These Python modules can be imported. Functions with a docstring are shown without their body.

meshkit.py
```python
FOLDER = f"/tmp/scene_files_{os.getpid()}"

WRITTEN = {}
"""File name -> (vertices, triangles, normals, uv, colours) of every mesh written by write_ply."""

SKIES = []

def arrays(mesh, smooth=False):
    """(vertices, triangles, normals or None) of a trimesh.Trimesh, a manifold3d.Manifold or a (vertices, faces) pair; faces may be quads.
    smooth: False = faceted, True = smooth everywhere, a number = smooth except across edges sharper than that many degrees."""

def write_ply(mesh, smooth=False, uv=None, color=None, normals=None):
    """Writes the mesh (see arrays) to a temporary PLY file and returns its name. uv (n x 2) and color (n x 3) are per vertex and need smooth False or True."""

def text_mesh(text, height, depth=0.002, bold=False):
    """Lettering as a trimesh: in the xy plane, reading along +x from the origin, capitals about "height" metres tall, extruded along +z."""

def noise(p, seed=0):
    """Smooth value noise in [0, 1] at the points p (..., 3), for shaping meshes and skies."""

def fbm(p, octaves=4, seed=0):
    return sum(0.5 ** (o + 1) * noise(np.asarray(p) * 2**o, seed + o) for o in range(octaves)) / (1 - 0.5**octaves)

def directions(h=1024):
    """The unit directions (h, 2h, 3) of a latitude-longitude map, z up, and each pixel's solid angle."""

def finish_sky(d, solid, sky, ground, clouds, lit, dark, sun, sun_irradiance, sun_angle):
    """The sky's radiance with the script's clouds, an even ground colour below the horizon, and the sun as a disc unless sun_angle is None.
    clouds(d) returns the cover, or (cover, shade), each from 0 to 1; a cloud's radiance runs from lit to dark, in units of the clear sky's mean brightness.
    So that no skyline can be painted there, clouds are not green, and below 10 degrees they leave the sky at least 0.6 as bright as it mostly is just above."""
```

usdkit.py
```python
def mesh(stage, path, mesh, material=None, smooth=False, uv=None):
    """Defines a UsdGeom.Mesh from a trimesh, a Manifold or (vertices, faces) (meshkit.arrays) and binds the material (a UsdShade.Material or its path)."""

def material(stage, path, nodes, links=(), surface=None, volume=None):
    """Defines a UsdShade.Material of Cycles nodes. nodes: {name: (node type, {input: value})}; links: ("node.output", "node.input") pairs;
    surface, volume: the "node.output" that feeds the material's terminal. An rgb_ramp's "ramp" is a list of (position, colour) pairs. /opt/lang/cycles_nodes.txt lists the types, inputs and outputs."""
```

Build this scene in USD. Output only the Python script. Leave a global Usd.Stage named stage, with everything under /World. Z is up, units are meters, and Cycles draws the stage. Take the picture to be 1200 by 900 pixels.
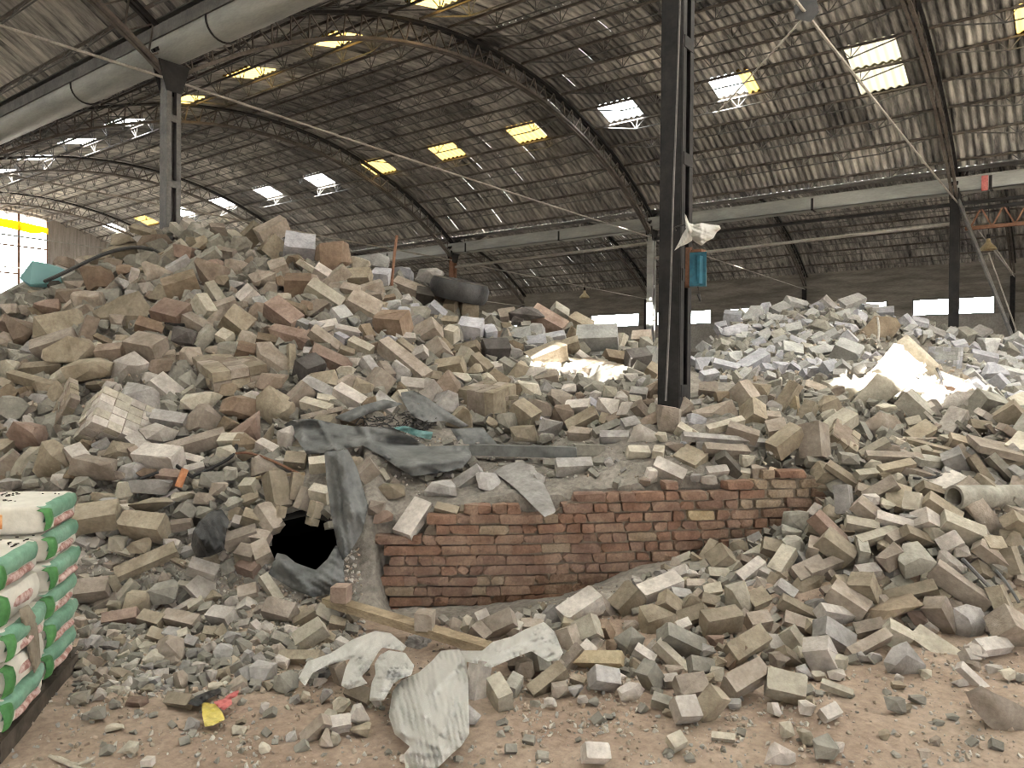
import math, random
import numpy as np, trimesh, manifold3d, usdkit, meshkit
from pxr import Usd, UsdGeom, UsdLux, UsdShade, Gf, Sdf, Vt
from scipy.optimize import least_squares
from scipy.spatial import Delaunay, cKDTree
from shapely.geometry import Polygon, Point

stage = Usd.Stage.CreateInMemory()
UsdGeom.SetStageUpAxis(stage, 'Z'); UsdGeom.SetStageMetersPerUnit(stage, 1.0)
stage.SetDefaultPrim(UsdGeom.Xform.Define(stage, '/World').GetPrim())
rng = np.random.default_rng(7)

# ------------------------------------------------------------------ camera
# world x runs across the vaults, y runs along them; the camera stands at (0, 0, 1.6)
FOC, YAW, PITCH, ROLL, EYE = 905.0, 0.6522, -0.009, 0.009, 1.6
_fw = np.array([math.cos(YAW), math.sin(YAW), 0.0]); _rt = np.array([math.sin(YAW), -math.cos(YAW), 0.0]); _up = np.array([0, 0, 1.0])
FWD = _fw * math.cos(PITCH) + _up * math.sin(PITCH); _u2 = _up * math.cos(PITCH) - _fw * math.sin(PITCH)
RGT = _rt * math.cos(ROLL) + _u2 * math.sin(ROLL); UPV = _u2 * math.cos(ROLL) - _rt * math.sin(ROLL)
CAM = np.array([0, 0, EYE])
camera = UsdGeom.Camera.Define(stage, '/World/camera')
camera.CreateHorizontalApertureAttr(36.0); camera.CreateVerticalApertureAttr(27.0)
camera.CreateFocalLengthAttr(36.0 * FOC / 1200)
camera.CreateClippingRangeAttr((0.05, 1000.0))
_m = np.eye(4); _m[0, :3], _m[1, :3], _m[2, :3], _m[3, :3] = RGT, UPV, -FWD, CAM
camera.AddTransformOp().Set(Gf.Matrix4d(*_m.ravel().tolist()))
EXPOSURE = 0.2
camera.CreateExposureAttr(EXPOSURE)

# ------------------------------------------------------------------ sky and sun
SKY = 3.2
dome = UsdLux.DomeLight.Define(stage, '/World/sky'); dome.CreateIntensityAttr(SKY); dome.CreateColorAttr(Gf.Vec3f(0.93, 0.97, 1.0))
SUNV = np.array([-0.60, -0.20, 0.775]); SUNV /= np.linalg.norm(SUNV)
sun = UsdLux.DistantLight.Define(stage, '/World/sun'); sun.CreateIntensityAttr(26.0); sun.CreateNormalizeAttr(True); sun.CreateAngleAttr(0.6); sun.CreateColorAttr(Gf.Vec3f(1.0, 0.95, 0.86))
_z = SUNV; _x = np.cross([0, 0, 1.0], _z); _x /= np.linalg.norm(_x); _y = np.cross(_z, _x)
_m = np.eye(4); _m[0, :3], _m[1, :3], _m[2, :3] = _x, _y, _z
sun.AddTransformOp().Set(Gf.Matrix4d(*_m.ravel().tolist()))


# ------------------------------------------------------------------ picture geometry: pixels to points on real surfaces
def ray(x, y):
    return FWD + RGT * ((x - 600) / FOC) - UPV * ((y - 450) / FOC)


def at(x, y, D):
    return CAM + ray(x, y) * D


def project(P):
    P = np.atleast_2d(P) - CAM
    z = P @ FWD
    return np.stack([600 + FOC * (P @ RGT) / z, 450 - FOC * (P @ UPV) / z, z], 1)


# ------------------------------------------------------------------ helpers: prims, names, data
_count = {}


def numbered(path):
    n = _count.get(path, -1) + 1
    _count[path] = n
    return path if n == 0 else f'{path}_{n:03d}'


def data(p, label=None, category=None, group=None, kind=None):
    for k, v in (('label', label), ('category', category), ('group', group), ('kind', kind)):
        if v:
            p.SetCustomDataByKey(k, v)
    return p


def thing(name, label, category, group=None, loc=None, kind=None):
    x = UsdGeom.Xform.Define(stage, numbered('/World/' + name))
    if loc is not None:
        x.AddTranslateOp().Set(Gf.Vec3d(*map(float, loc)))
    return data(x.GetPrim(), label, category, group, kind)


def part(parent, name, mesh, mat, smooth=False, label=None, kind=None):
    m = usdkit.mesh(stage, numbered(f'{parent.GetPath()}/{name}'), mesh, mat, smooth=smooth)
    return data(m.GetPrim(), label, None, None, kind)


def solid(name, mesh, mat, label, category, group=None, smooth=False, kind=None):
    m = usdkit.mesh(stage, numbered('/World/' + name), mesh, mat, smooth=smooth)
    return data(m.GetPrim(), label, category, group, kind)


def copy_of(first, name, matrix, label, category, group=None):
    x = UsdGeom.Xform.Define(stage, numbered('/World/' + name))
    x.AddTransformOp().Set(Gf.Matrix4d(*np.asarray(matrix, float).T.ravel().tolist()))
    x.GetPrim().GetReferences().AddInternalReference(first.GetPath()); x.GetPrim().SetInstanceable(True)
    return data(x.GetPrim(), label, category, group)


class MB:
    """collects boxes, bars and tubes into one mesh"""
    def __init__(s):
        s.v, s.f, s.n = [], [], 0

    def add(s, v, f):
        v = np.asarray(v, float); f = np.asarray(f, int)
        if f.shape[1] == 4:
            f = np.vstack([f[:, [0, 1, 2]], f[:, [0, 2, 3]]])
        s.v.append(v); s.f.append(f + s.n); s.n += len(v)
        return s

    def box(s, lo, hi):
        lo, hi = np.asarray(lo, float), np.asarray(hi, float)
        v = np.array([[(lo, hi)[i][0], (lo, hi)[j][1], (lo, hi)[k][2]] for i in (0, 1) for j in (0, 1) for k in (0, 1)])
        return s.add(v, [[0, 1, 3, 2], [4, 6, 7, 5], [0, 4, 5, 1], [2, 3, 7, 6], [0, 2, 6, 4], [1, 5, 7, 3]])

    def bar(s, p, q, w, h, up=(0, 0, 1)):
        p, q = np.asarray(p, float), np.asarray(q, float)
        t = q - p; t /= np.linalg.norm(t) + 1e-12
        a = np.cross(t, up)
        if np.linalg.norm(a) < 1e-3:
            a = np.cross(t, (1, 0, 0.1))
        a /= np.linalg.norm(a); b = np.cross(a, t)
        v = [c + a * i * w / 2 + b * j * h / 2 for c in (p, q) for i, j in ((-1, -1), (1, -1), (1, 1), (-1, 1))]
        return s.add(v, [[3, 2, 1, 0], [4, 5, 6, 7], [0, 1, 5, 4], [1, 2, 6, 5], [2, 3, 7, 6], [3, 0, 4, 7]])

    def tube(s, pts, r, n=6):
        pts = np.asarray(pts, float)
        t = np.gradient(pts, axis=0); t /= np.linalg.norm(t, axis=1, keepdims=True) + 1e-12
        a = np.cross(t, [0.13, 0.21, 0.97]); a /= np.linalg.norm(a, axis=1, keepdims=True) + 1e-9; b = np.cross(t, a)
        ang = np.arange(n) * 2 * np.pi / n
        r = np.broadcast_to(r, (len(pts),))[:, None, None]
        v = pts[:, None] + r * (np.cos(ang)[None, :, None] * a[:, None] + np.sin(ang)[None, :, None] * b[:, None])
        f = [[i * n + j, i * n + (j + 1) % n, (i + 1) * n + (j + 1) % n, (i + 1) * n + j] for i in range(len(pts) - 1) for j in range(n)]
        v = v.reshape(-1, 3); m = len(v)
        s.add(v, f)
        s.add(np.vstack([v[:n], pts[:1]]), [[(j + 1) % n, j, n] for j in range(n)])
        s.add(np.vstack([v[-n:], pts[-1:]]), [[j, (j + 1) % n, n] for j in range(n)])
        return s

    def mesh(s):
        return np.vstack(s.v), np.vstack(s.f)


# ------------------------------------------------------------------ materials
def mat(name, c1, c2, scale=3.0, rough=0.9, bump=0.15, bump_scale=30.0, detail=6, c3=None, fine=0.35, metallic=0.0, lo=0.35, hi=0.65, spec=0.3, stretch=(1, 1, 1), ramp=None):
    """procedural surface: two or three tones mixed by noise, a fine grain and a bump"""
    n = {'geo': ('geometry', {}), 'map': ('mapping', {'scale': stretch}),
         'n1': ('noise_texture', {'scale': scale, 'detail': detail, 'roughness': 0.6}),
         'r1': ('rgb_ramp', {'ramp': ramp or [(0, c1), (lo, c1), (hi, c2), (1, c3 or c2)]}),
         'n2': ('noise_texture', {'scale': bump_scale, 'detail': 5, 'roughness': 0.65}),
         'r2': ('rgb_ramp', {'ramp': [(0.25, (1 - fine,) * 3), (0.75, (1 + fine * 0.4,) * 3)]}),
         'mx': ('mix_color', {'blend_type': 'multiply', 'fac': 1.0, 'use_clamp': False}),
         'b': ('bump', {'strength': bump, 'distance': 0.02}),
         'p': ('principled_bsdf', {'roughness': rough, 'metallic': metallic, 'specular_ior_level': spec})}
    l = [('geo.position', 'map.vector'), ('map.vector', 'n1.vector'), ('n1.fac', 'r1.fac'), ('map.vector', 'n2.vector'), ('n2.fac', 'r2.fac'), ('r1.color', 'mx.a'), ('r2.color', 'mx.b'),
         ('mx.result', 'p.base_color'), ('n2.fac', 'b.height'), ('b.normal', 'p.normal')]
    return usdkit.material(stage, '/World/Looks/' + name, n, l, surface='p.BSDF')


STONE = {}
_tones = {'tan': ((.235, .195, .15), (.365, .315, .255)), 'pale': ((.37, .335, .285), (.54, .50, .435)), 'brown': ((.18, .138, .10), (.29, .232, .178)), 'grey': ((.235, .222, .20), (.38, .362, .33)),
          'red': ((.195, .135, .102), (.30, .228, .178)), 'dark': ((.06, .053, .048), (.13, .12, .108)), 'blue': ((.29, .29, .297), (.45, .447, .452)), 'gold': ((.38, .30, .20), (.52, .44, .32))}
for _k, (_a, _b) in _tones.items():
    STONE[_k] = []
    for _i in range(4):
        f = 0.82 + 0.12 * _i; g = 1 + 0.05 * ((_i % 2) * 2 - 1)
        ca = (min(_a[0] * f, .9), min(_a[1] * f, .9), min(_a[2] * f * g, .9)); cb = (min(_b[0] * f, .92), min(_b[1] * f, .92), min(_b[2] * f * g, .92))
        STONE[_k].append(mat(f'stone_{_k}_{_i}', ca, cb, scale=4.0 + _i, bump=0.35, bump_scale=30, fine=0.28))
M_dirt = mat('dirt', (.30, .222, .168), (.415, .325, .255), scale=1.3, bump=0.6, bump_scale=24, fine=0.35, c3=(.49, .42, .35))
M_dust = mat('grey_dust', (.20, .18, .155), (.33, .30, .262), scale=2.2, bump=0.7, bump_scale=24, fine=0.5)
M_yard = mat('yard', (.30, .25, .2), (.40, .34, .28), scale=0.4)
M_brick = [mat(f'wall_brick_{i}', a, b, scale=9, bump=0.45, bump_scale=60, fine=0.4) for i, (a, b) in enumerate([((.19, .105, .07), (.31, .19, .135)), ((.215, .13, .09), (.34, .235, .175)), ((.175, .105, .078), (.30, .205, .155)), ((.26, .19, .13), (.40, .32, .24)), ((.38, .28, .16), (.50, .40, .26))])]
M_mortar = mat('mortar', (.16, .13, .10), (.26, .215, .17), scale=6, bump=0.6, bump_scale=50)
M_soot = mat('soot', (.010, .009, .009), (.02, .019, .018), scale=5, spec=0.1)
M_steel = mat('dark_steel', (.014, .014, .015), (.032, .030, .030), scale=5, rough=0.6, bump=0.1, spec=0.25, c3=(.06, .042, .03))
M_steel2 = mat('grey_steel', (.10, .10, .10), (.19, .185, .175), scale=4, rough=0.55, bump=0.05, spec=0.4)
M_truss = mat('truss_steel', (.085, .075, .065), (.19, .165, .145), scale=3, rough=0.6, bump=0.05)
M_rust = mat('rusty_steel', (.16, .075, .045), (.27, .15, .10), scale=5, rough=0.8, bump=0.2)
M_gutter = mat('zinc_gutter', (.27, .28, .265), (.43, .44, .415), scale=1.6, rough=0.5, bump=0.05, metallic=0.0, spec=0.5, stretch=(2, .4, 2), fine=0.2)
M_rod = mat('tie_rod_steel', (.30, .28, .25), (.44, .42, .38), scale=4, rough=0.5, bump=0.05)
M_wall = mat('old_wall', (.18, .165, .145), (.33, .31, .275), scale=1.2, bump=0.4, bump_scale=14, stretch=(1, .5, 3.5))
M_wall2 = mat('pale_wall', (.33, .31, .28), (.46, .44, .41), scale=1.0, bump=0.2, bump_scale=14)
M_board = mat('gable_board', (.30, .27, .24), (.46, .42, .385), scale=1.5, bump=0.2, bump_scale=20, stretch=(6, 6, .5))
M_wood = mat('plank_wood', (.24, .185, .12), (.38, .30, .205), scale=9, bump=0.3, stretch=(1, 1, 2.5))
M_tarp = mat('tarpaulin', (.105, .11, .107), (.20, .205, .20), scale=5, rough=0.55, bump=0.15, bump_scale=16, spec=0.4, c3=(.27, .265, .25))
M_black = mat('black_plastic', (.015, .015, .016), (.05, .05, .05), scale=6, rough=0.45, bump=0.4, bump_scale=20, spec=0.5)
M_blue = mat('blue_paint', (.015, .09, .14), (.035, .15, .21), scale=8, rough=0.5, bump=0.05)
M_teal = mat('teal_fibre', (.10, .24, .235), (.24, .40, .39), scale=9, bump=0.2)
M_wire = mat('wire', (.04, .04, .04), (.10, .095, .09), scale=5, rough=0.6)
M_yellow = mat('yellow_wrapper', (.62, .50, .10), (.75, .64, .22), scale=9, rough=0.5)
M_pink = mat('red_wrapper', (.55, .12, .12), (.68, .24, .22), scale=9, rough=0.5)
M_orange = mat('orange_clay', (.50, .20, .09), (.60, .30, .17), scale=8)
M_shade = mat('lamp_enamel', (.40, .31, .16), (.55, .46, .30), scale=6, rough=0.5)
M_curtain = mat('yellow_cloth', (.70, .52, .04), (.80, .64, .10), scale=5)
# corrugated sheets: streaked grey fibre cement, a few tones
M_sheet = []
for _i, _f in enumerate((0.5, 0.72, 0.92, 1.12, 1.2, 1.45, 1.5)):  # the two palest tones carry the light of the far bays
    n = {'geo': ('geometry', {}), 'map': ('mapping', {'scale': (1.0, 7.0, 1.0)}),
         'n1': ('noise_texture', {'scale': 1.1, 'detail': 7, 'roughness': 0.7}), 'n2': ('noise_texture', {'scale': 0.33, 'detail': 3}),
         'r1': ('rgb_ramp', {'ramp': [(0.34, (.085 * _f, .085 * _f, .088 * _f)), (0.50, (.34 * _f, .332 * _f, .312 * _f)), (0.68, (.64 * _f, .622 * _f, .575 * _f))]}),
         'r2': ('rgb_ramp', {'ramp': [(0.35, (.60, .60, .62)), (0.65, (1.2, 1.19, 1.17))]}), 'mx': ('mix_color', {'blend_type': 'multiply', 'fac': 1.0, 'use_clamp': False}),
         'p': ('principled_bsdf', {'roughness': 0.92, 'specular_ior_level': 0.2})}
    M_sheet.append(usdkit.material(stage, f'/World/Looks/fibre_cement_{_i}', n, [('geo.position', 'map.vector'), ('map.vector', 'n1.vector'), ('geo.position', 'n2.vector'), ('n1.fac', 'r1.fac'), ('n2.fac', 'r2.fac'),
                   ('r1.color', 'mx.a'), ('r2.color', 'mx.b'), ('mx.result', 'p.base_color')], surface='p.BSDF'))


def translucent(name, col, back=0.5, rough=0.5, clear=0.0, ccol=(1, 1, 1)):
    n = {'t': ('translucent_bsdf', {'color': col}), 'd': ('principled_bsdf', {'base_color': col, 'roughness': rough}), 'm': ('mix_closure', {'fac': back}), 'c': ('transparent_bsdf', {'color': ccol}), 'm2': ('mix_closure', {'fac': clear})}
    return usdkit.material(stage, '/World/Looks/' + name, n, [('d.BSDF', 'm.closure1'), ('t.BSDF', 'm.closure2'), ('m.closure', 'm2.closure1'), ('c.BSDF', 'm2.closure2')], surface='m2.closure')


M_sky_yellow = translucent('amber_fibreglass', (.145, .092, .024), back=0.9)
M_sky_added = translucent('milky_fibreglass', (.80, .80, .76), back=0.85)  # only for the unseen skylights added for top light
M_sky_dusty = translucent('dusty_fibreglass', (.07, .064, .046), back=0.8)
M_plastic = translucent('white_plastic_film', (.74, .73, .69), back=0.25, rough=0.3, clear=0.2)
n = {'f': ('fresnel', {'IOR': 1.45}), 't': ('transparent_bsdf', {'color': (.93, .95, .95)}), 'g': ('glossy_bsdf', {'roughness': 0.05}), 'm': ('mix_closure', {})}
M_glass = usdkit.material(stage, '/World/Looks/window_glass', n, [('f.fac', 'm.fac'), ('t.BSDF', 'm.closure1'), ('g.BSDF', 'm.closure2')], surface='m.closure')

# ------------------------------------------------------------------ the hall: three barrel vaults side by side
D1, SPAN, T0, BAY = 5.93, 15.12, 2.83, 8.0
HS, RISE = 4.28 + EYE, 2.51                       # springing of the ribs' lower chord
R0 = ((SPAN / 2) ** 2 + RISE ** 2) / (2 * RISE); ZC = HS + RISE - R0
RR = R0 + 0.55                                    # radius of the roof sheets
ROW = 0.845
TA, TB = -9.9, 39.0                               # the hall's two ends along y


def vault_mid(v):
    return D1 + SPAN * (v - 0.5)                  # v = 0 overhead, 1 the main vault, 2 the one at the back wall


def on_arc(v, s, R, t):
    a = s / RR
    return np.array([vault_mid(v) + R * math.sin(a), t, ZC + R * math.cos(a)])


def sheet_mesh(v, k, t, w, jit, seg=5, waves=6):
    """one corrugated sheet between two purlins, its waves running up the arc; laps over its neighbours"""
    s0, s1 = k * ROW - 0.05, (k + 1) * ROW + 0.05
    if k == 9: s1 = k * ROW + (0.95 if v == 2 else 0.30)
    if k == -10: s0 = (k + 1) * ROW - 0.30
    nt = waves * seg
    tt = np.linspace(t - 0.012, t + w + 0.012, nt + 1)
    wave = 0.027 * np.sin(2 * np.pi * waves * (tt - t) / w)
    vv, ff = [], []
    for i, s in enumerate((s0, (s0 + s1) / 2, s1)):
        R = RR + jit + (0.006 - 0.006 * i if k >= 0 else -0.006 + 0.006 * i) + wave
        a = s / RR
        vv.append(np.stack([vault_mid(v) + R * math.sin(a), tt, ZC + R * math.cos(a)], 1))
    vv = np.vstack(vv); m = nt + 1
    for i in range(2):
        for j in range(nt):
            ff.append([i * m + j, i * m + j + 1, (i + 1) * m + j + 1, (i + 1) * m + j])
    return vv, np.array(ff)


SW = 2.97 / 3                                     # a sheet's width; every third one of two rows is a skylight
ncol0, ncol1 = math.floor((TA - 0.36) / SW), math.ceil((TB - 0.36) / SW)
P_HOLE = [at(1044, 446, 7.8), at(668, 446, 8.7)]   # where sun falls through missing sheets of the vault overhead


def hole_on_vault0(P):
    k = np.linspace(2, 20, 4000); Q = P + SUNV * k[:, None]
    i = np.argmax((Q[:, 0] - vault_mid(0)) ** 2 + (Q[:, 2] - ZC) ** 2 > RR ** 2)
    return RR * math.atan2(Q[i, 0] - vault_mid(0), Q[i, 2] - ZC), Q[i, 1]


HOLES0 = [hole_on_vault0(P) for P in P_HOLE]
ceil_names = ['corrugated roof of the arched vault overhead, upper left of the grey valley gutter', 'corrugated fibre cement roof of the big arched vault with rows of skylights', 'corrugated roof of the far vault that comes down on the windowed back wall']
for v in (1, 0, 2):
    ceiling = thing('ceiling', ceil_names[v], 'ceiling', kind='structure')
    cells = []
    for k in range(-10, 10):
        for c in range(ncol0, ncol1 + 1):
            t = 0.40 + c * SW
            P = on_arc(v, (k + 0.5) * ROW, RR, t + SW / 2)
            px, py, z = project(P)[0]
            vis = z > 1 and -80 < px < 1280 and -150 < py < 460
            cells.append((0 if vis else 1, z if z > 0 else 99, k, c, t))
    cells.sort()
    rest, rest_pale, solo = MB(), MB(), 0
    for inv, z, k, c, t in cells:
        r = np.random.default_rng(1000 * v + 37 * (k + 20) + 7919 * (c + 60))
        u = r.random(); h = r.random()
        jit = 0.002 * ((c + k) % 2)
        light = None
        if v >= 1 and k in (4, -4) and c % 3 == 0:
            n3 = c // 3
            light = {0: 'y', 1: 'd', 2: 'h2', 3: 'h', 4: 'y', 5: 'y', 6: 'y', 7: 'h', 8: 'h', 9: 'h', 10: 'h'}.get(n3, 'h' if n3 % 2 == 0 else 'y') if k == 4 else ('y' if 3 <= n3 <= 6 else 'h' if n3 >= 7 else 'm')  # sheets above the view made milky to give top light
            if v == 2: light = None if k == 4 else 'h' if n3 % 2 else 'm'  # hidden openings and milky sheets added to light the far vault
        if v == 0 and k in (3, -2) and c % 2 == 1: light = 'm'  # unseen skylights added overhead for top light
        if v == 1 and k in (-8, -6, -2, 0) and c % 2 == 0 and c <= 7 and inv: light = 'm'  # unseen skylights added to light the mounds from above
        if v == 1 and -9 <= k <= -5 and c % 2 == 0 and c >= 22 and inv: light = 'h'  # unseen openings added to brighten the far end of the hall
        if v == 1 and k == 5 and c == 3: light = 'd'
        if v == 0 and (abs((k + .5) * ROW - HOLES0[0][0]) < 1.15 and abs(t + SW / 2 - HOLES0[0][1]) < 0.51 or abs((k + .5) * ROW - HOLES0[1][0]) < 0.45 and abs(t + SW / 2 - HOLES0[1][1]) < 0.51): light = 'h'
        if light == 'h':
            continue
        if light in ('y', 'd', 'm'):
            part(ceiling, 'skylight_sheet', sheet_mesh(v, k, t, SW, jit), {'y': M_sky_yellow, 'd': M_sky_dusty, 'm': M_sky_added}[light], smooth=True, label={'y': 'amber translucent skylight sheet', 'd': 'dusty beige translucent sheet', 'm': 'unseen milky skylight sheet added for top light'}[light])
            continue
        if light == 'h2':
            part(ceiling, 'skylight_sheet', sheet_mesh(v, k, t, 0.28, jit, waves=2), M_sky_yellow, smooth=True, label='narrow amber remnant of a broken skylight sheet')
            continue
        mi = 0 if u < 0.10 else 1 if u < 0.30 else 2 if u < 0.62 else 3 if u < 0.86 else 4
        if v == 2 and k >= 3: mi = min(4, mi + 1)  # light from the windows put into paler sheets
        if k in (9, -10, 8): mi = min(4, mi + 1)  # sunlight along the gutters put into paler sheets
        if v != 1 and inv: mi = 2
        if v == 1 and t > 24 and not light: mi = 5 if u < .55 else 6 if u < .9 else 3  # brightness of the far bays put into the sheet colour
        if solo < 300 and inv == 0:
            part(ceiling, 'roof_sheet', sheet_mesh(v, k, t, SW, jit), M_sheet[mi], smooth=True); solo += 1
        else:
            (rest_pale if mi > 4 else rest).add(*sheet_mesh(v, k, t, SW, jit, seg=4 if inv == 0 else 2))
    if rest_pale.n: part(ceiling, 'roof_sheet_field', rest_pale.mesh(), M_sheet[5], smooth=True, kind='stuff', label='the roof sheets deep in the hall, bright light put into paler tones')
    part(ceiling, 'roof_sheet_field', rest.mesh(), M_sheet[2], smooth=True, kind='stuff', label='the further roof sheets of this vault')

# arched rib trusses
rib_first = {}


def rib_mesh(v):
    lo, hi, web = MB(), MB(), MB()
    n = 40; smax = 7.55 / R0
    A = np.linspace(-math.asin(smax), math.asin(smax), n + 1)
    pl = lambda a, R: np.array([R * math.sin(a), 0, ZC + R * math.cos(a)])
    for i in range(n):
        for sy in (-0.05, 0.05):
            o = np.array([0, sy, 0])
            lo.bar(pl(A[i], R0) + o, pl(A[i + 1], R0) + o, 0.05, 0.06, (0, 1, 0))
            hi.bar(pl(A[i], R0 + .43) + o, pl(A[i + 1], R0 + .43) + o, 0.05, 0.06, (0, 1, 0))
        am = (A[i] + A[i + 1]) / 2
        web.bar(pl(A[i], R0), pl(am, R0 + .43), .022, .022, (0, 1, 0)); web.bar(pl(am, R0 + .43), pl(A[i + 1], R0), .022, .022, (0, 1, 0))
    return lo.mesh(), hi.mesh(), web.mesh()


order = {0: 'nearest, right of the tall dark column', 1: 'second, springing from the grey laced column', 2: 'third, behind the rubble peak', 3: 'fourth, deep in the hall', 4: 'last before the glazed end wall', -1: 'over the open right end'}
first_rib = None
for v in (1, 2, 0):
    for k in range(-1, 5):
        t = T0 + k * BAY
        lab = f"arched lattice rib of the {['overhead', 'main', 'far'][v]} vault, {order[k]}"
        if first_rib is None:
            first_rib = thing('arch_rib', lab, 'roof truss', 'arched ribs of the vaults', (vault_mid(v), t, 0))
            a, b, c = rib_mesh(v)
            part(first_rib, 'lower_chord', a, M_truss); part(first_rib, 'upper_chord', b, M_steel); part(first_rib, 'web', c, M_truss)
        else:
            m = np.eye(4); m[:3, 3] = (vault_mid(v), t, 0)
            copy_of(first_rib, 'arch_rib', m, lab, 'roof truss', 'arched ribs of the vaults')

# trussed purlins
first_purlin = None
LP = BAY - 0.16
for v, ks, bays in ((1, range(-9, 10), range(-1, 5)), (2, range(0, 10), range(-1, 5)), (0, range(2, 10), range(-1, 3))):
    for k in ks:
        for b in bays:
            ta = T0 + b * BAY + 0.08
            tb = min(ta + LP, TB - 0.05)
            a = k * ROW / RR
            m = np.eye(4)
            m[:3, 0] = (math.cos(a), 0, -math.sin(a)); m[:3, 1] = (0, (tb - ta) / LP, 0); m[:3, 2] = (math.sin(a), 0, math.cos(a))
            m[:3, 3] = on_arc(v, k * ROW, RR - 0.075, ta)
            od = ['ridge', 'first', 'second', 'third', 'fourth', 'fifth', 'sixth', 'seventh', 'eighth', 'ninth']
            bayn = {-1: 'right of the nearest rib', 0: 'between nearest and second ribs', 1: 'between second and third ribs', 2: 'between third and fourth ribs', 3: 'between fourth and fifth ribs', 4: 'beyond the fifth rib'}[b]
            vn = ['overhead', 'main', 'far'][v]
            lab = f"ridge purlin of the {vn} vault {bayn}" if k == 0 else f"{od[abs(k)]} purlin {'right' if k > 0 else 'left'} of the {vn} vault's ridge {bayn}"
            grp = f"trussed purlins of the {['overhead', 'main', 'far'][v]} vault"
            if first_purlin is None:
                first_purlin = thing('purlin', lab, 'roof purlin', grp)
                x = first_purlin; UsdGeom.Xformable(x).AddTransformOp().Set(Gf.Matrix4d(*m.T.ravel().tolist()))
                p1, p2 = MB(), MB()
                p1.bar((0, 0, 0), (0, LP, 0), .045, .045)
                dz = -0.27; ys = [0.16, 0.28, 0.40, 0.5, 0.60, 0.72, 0.84]
                pts = [(0, .03 * LP, -.02), (0, ys[0] * LP, dz), (0, ys[-1] * LP, dz), (0, .97 * LP, -.02)]
                for i in range(3): p2.bar(pts[i], pts[i + 1], .02, .02)
                part(x, 'top_chord', p1.mesh(), M_truss); part(x, 'bottom_chord', p2.mesh(), M_steel2)
                for y in ys:
                    p3 = MB()
                    for dy in (-.19, 0, .19): p3.bar((0, y * LP, dz), (0, y * LP + dy, -.02), .014, .014)
                    part(x, 'strut_fan', p3.mesh(), M_steel2)
            else:
                copy_of(first_purlin, 'purlin', m, lab, 'roof purlin', grp)


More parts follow.
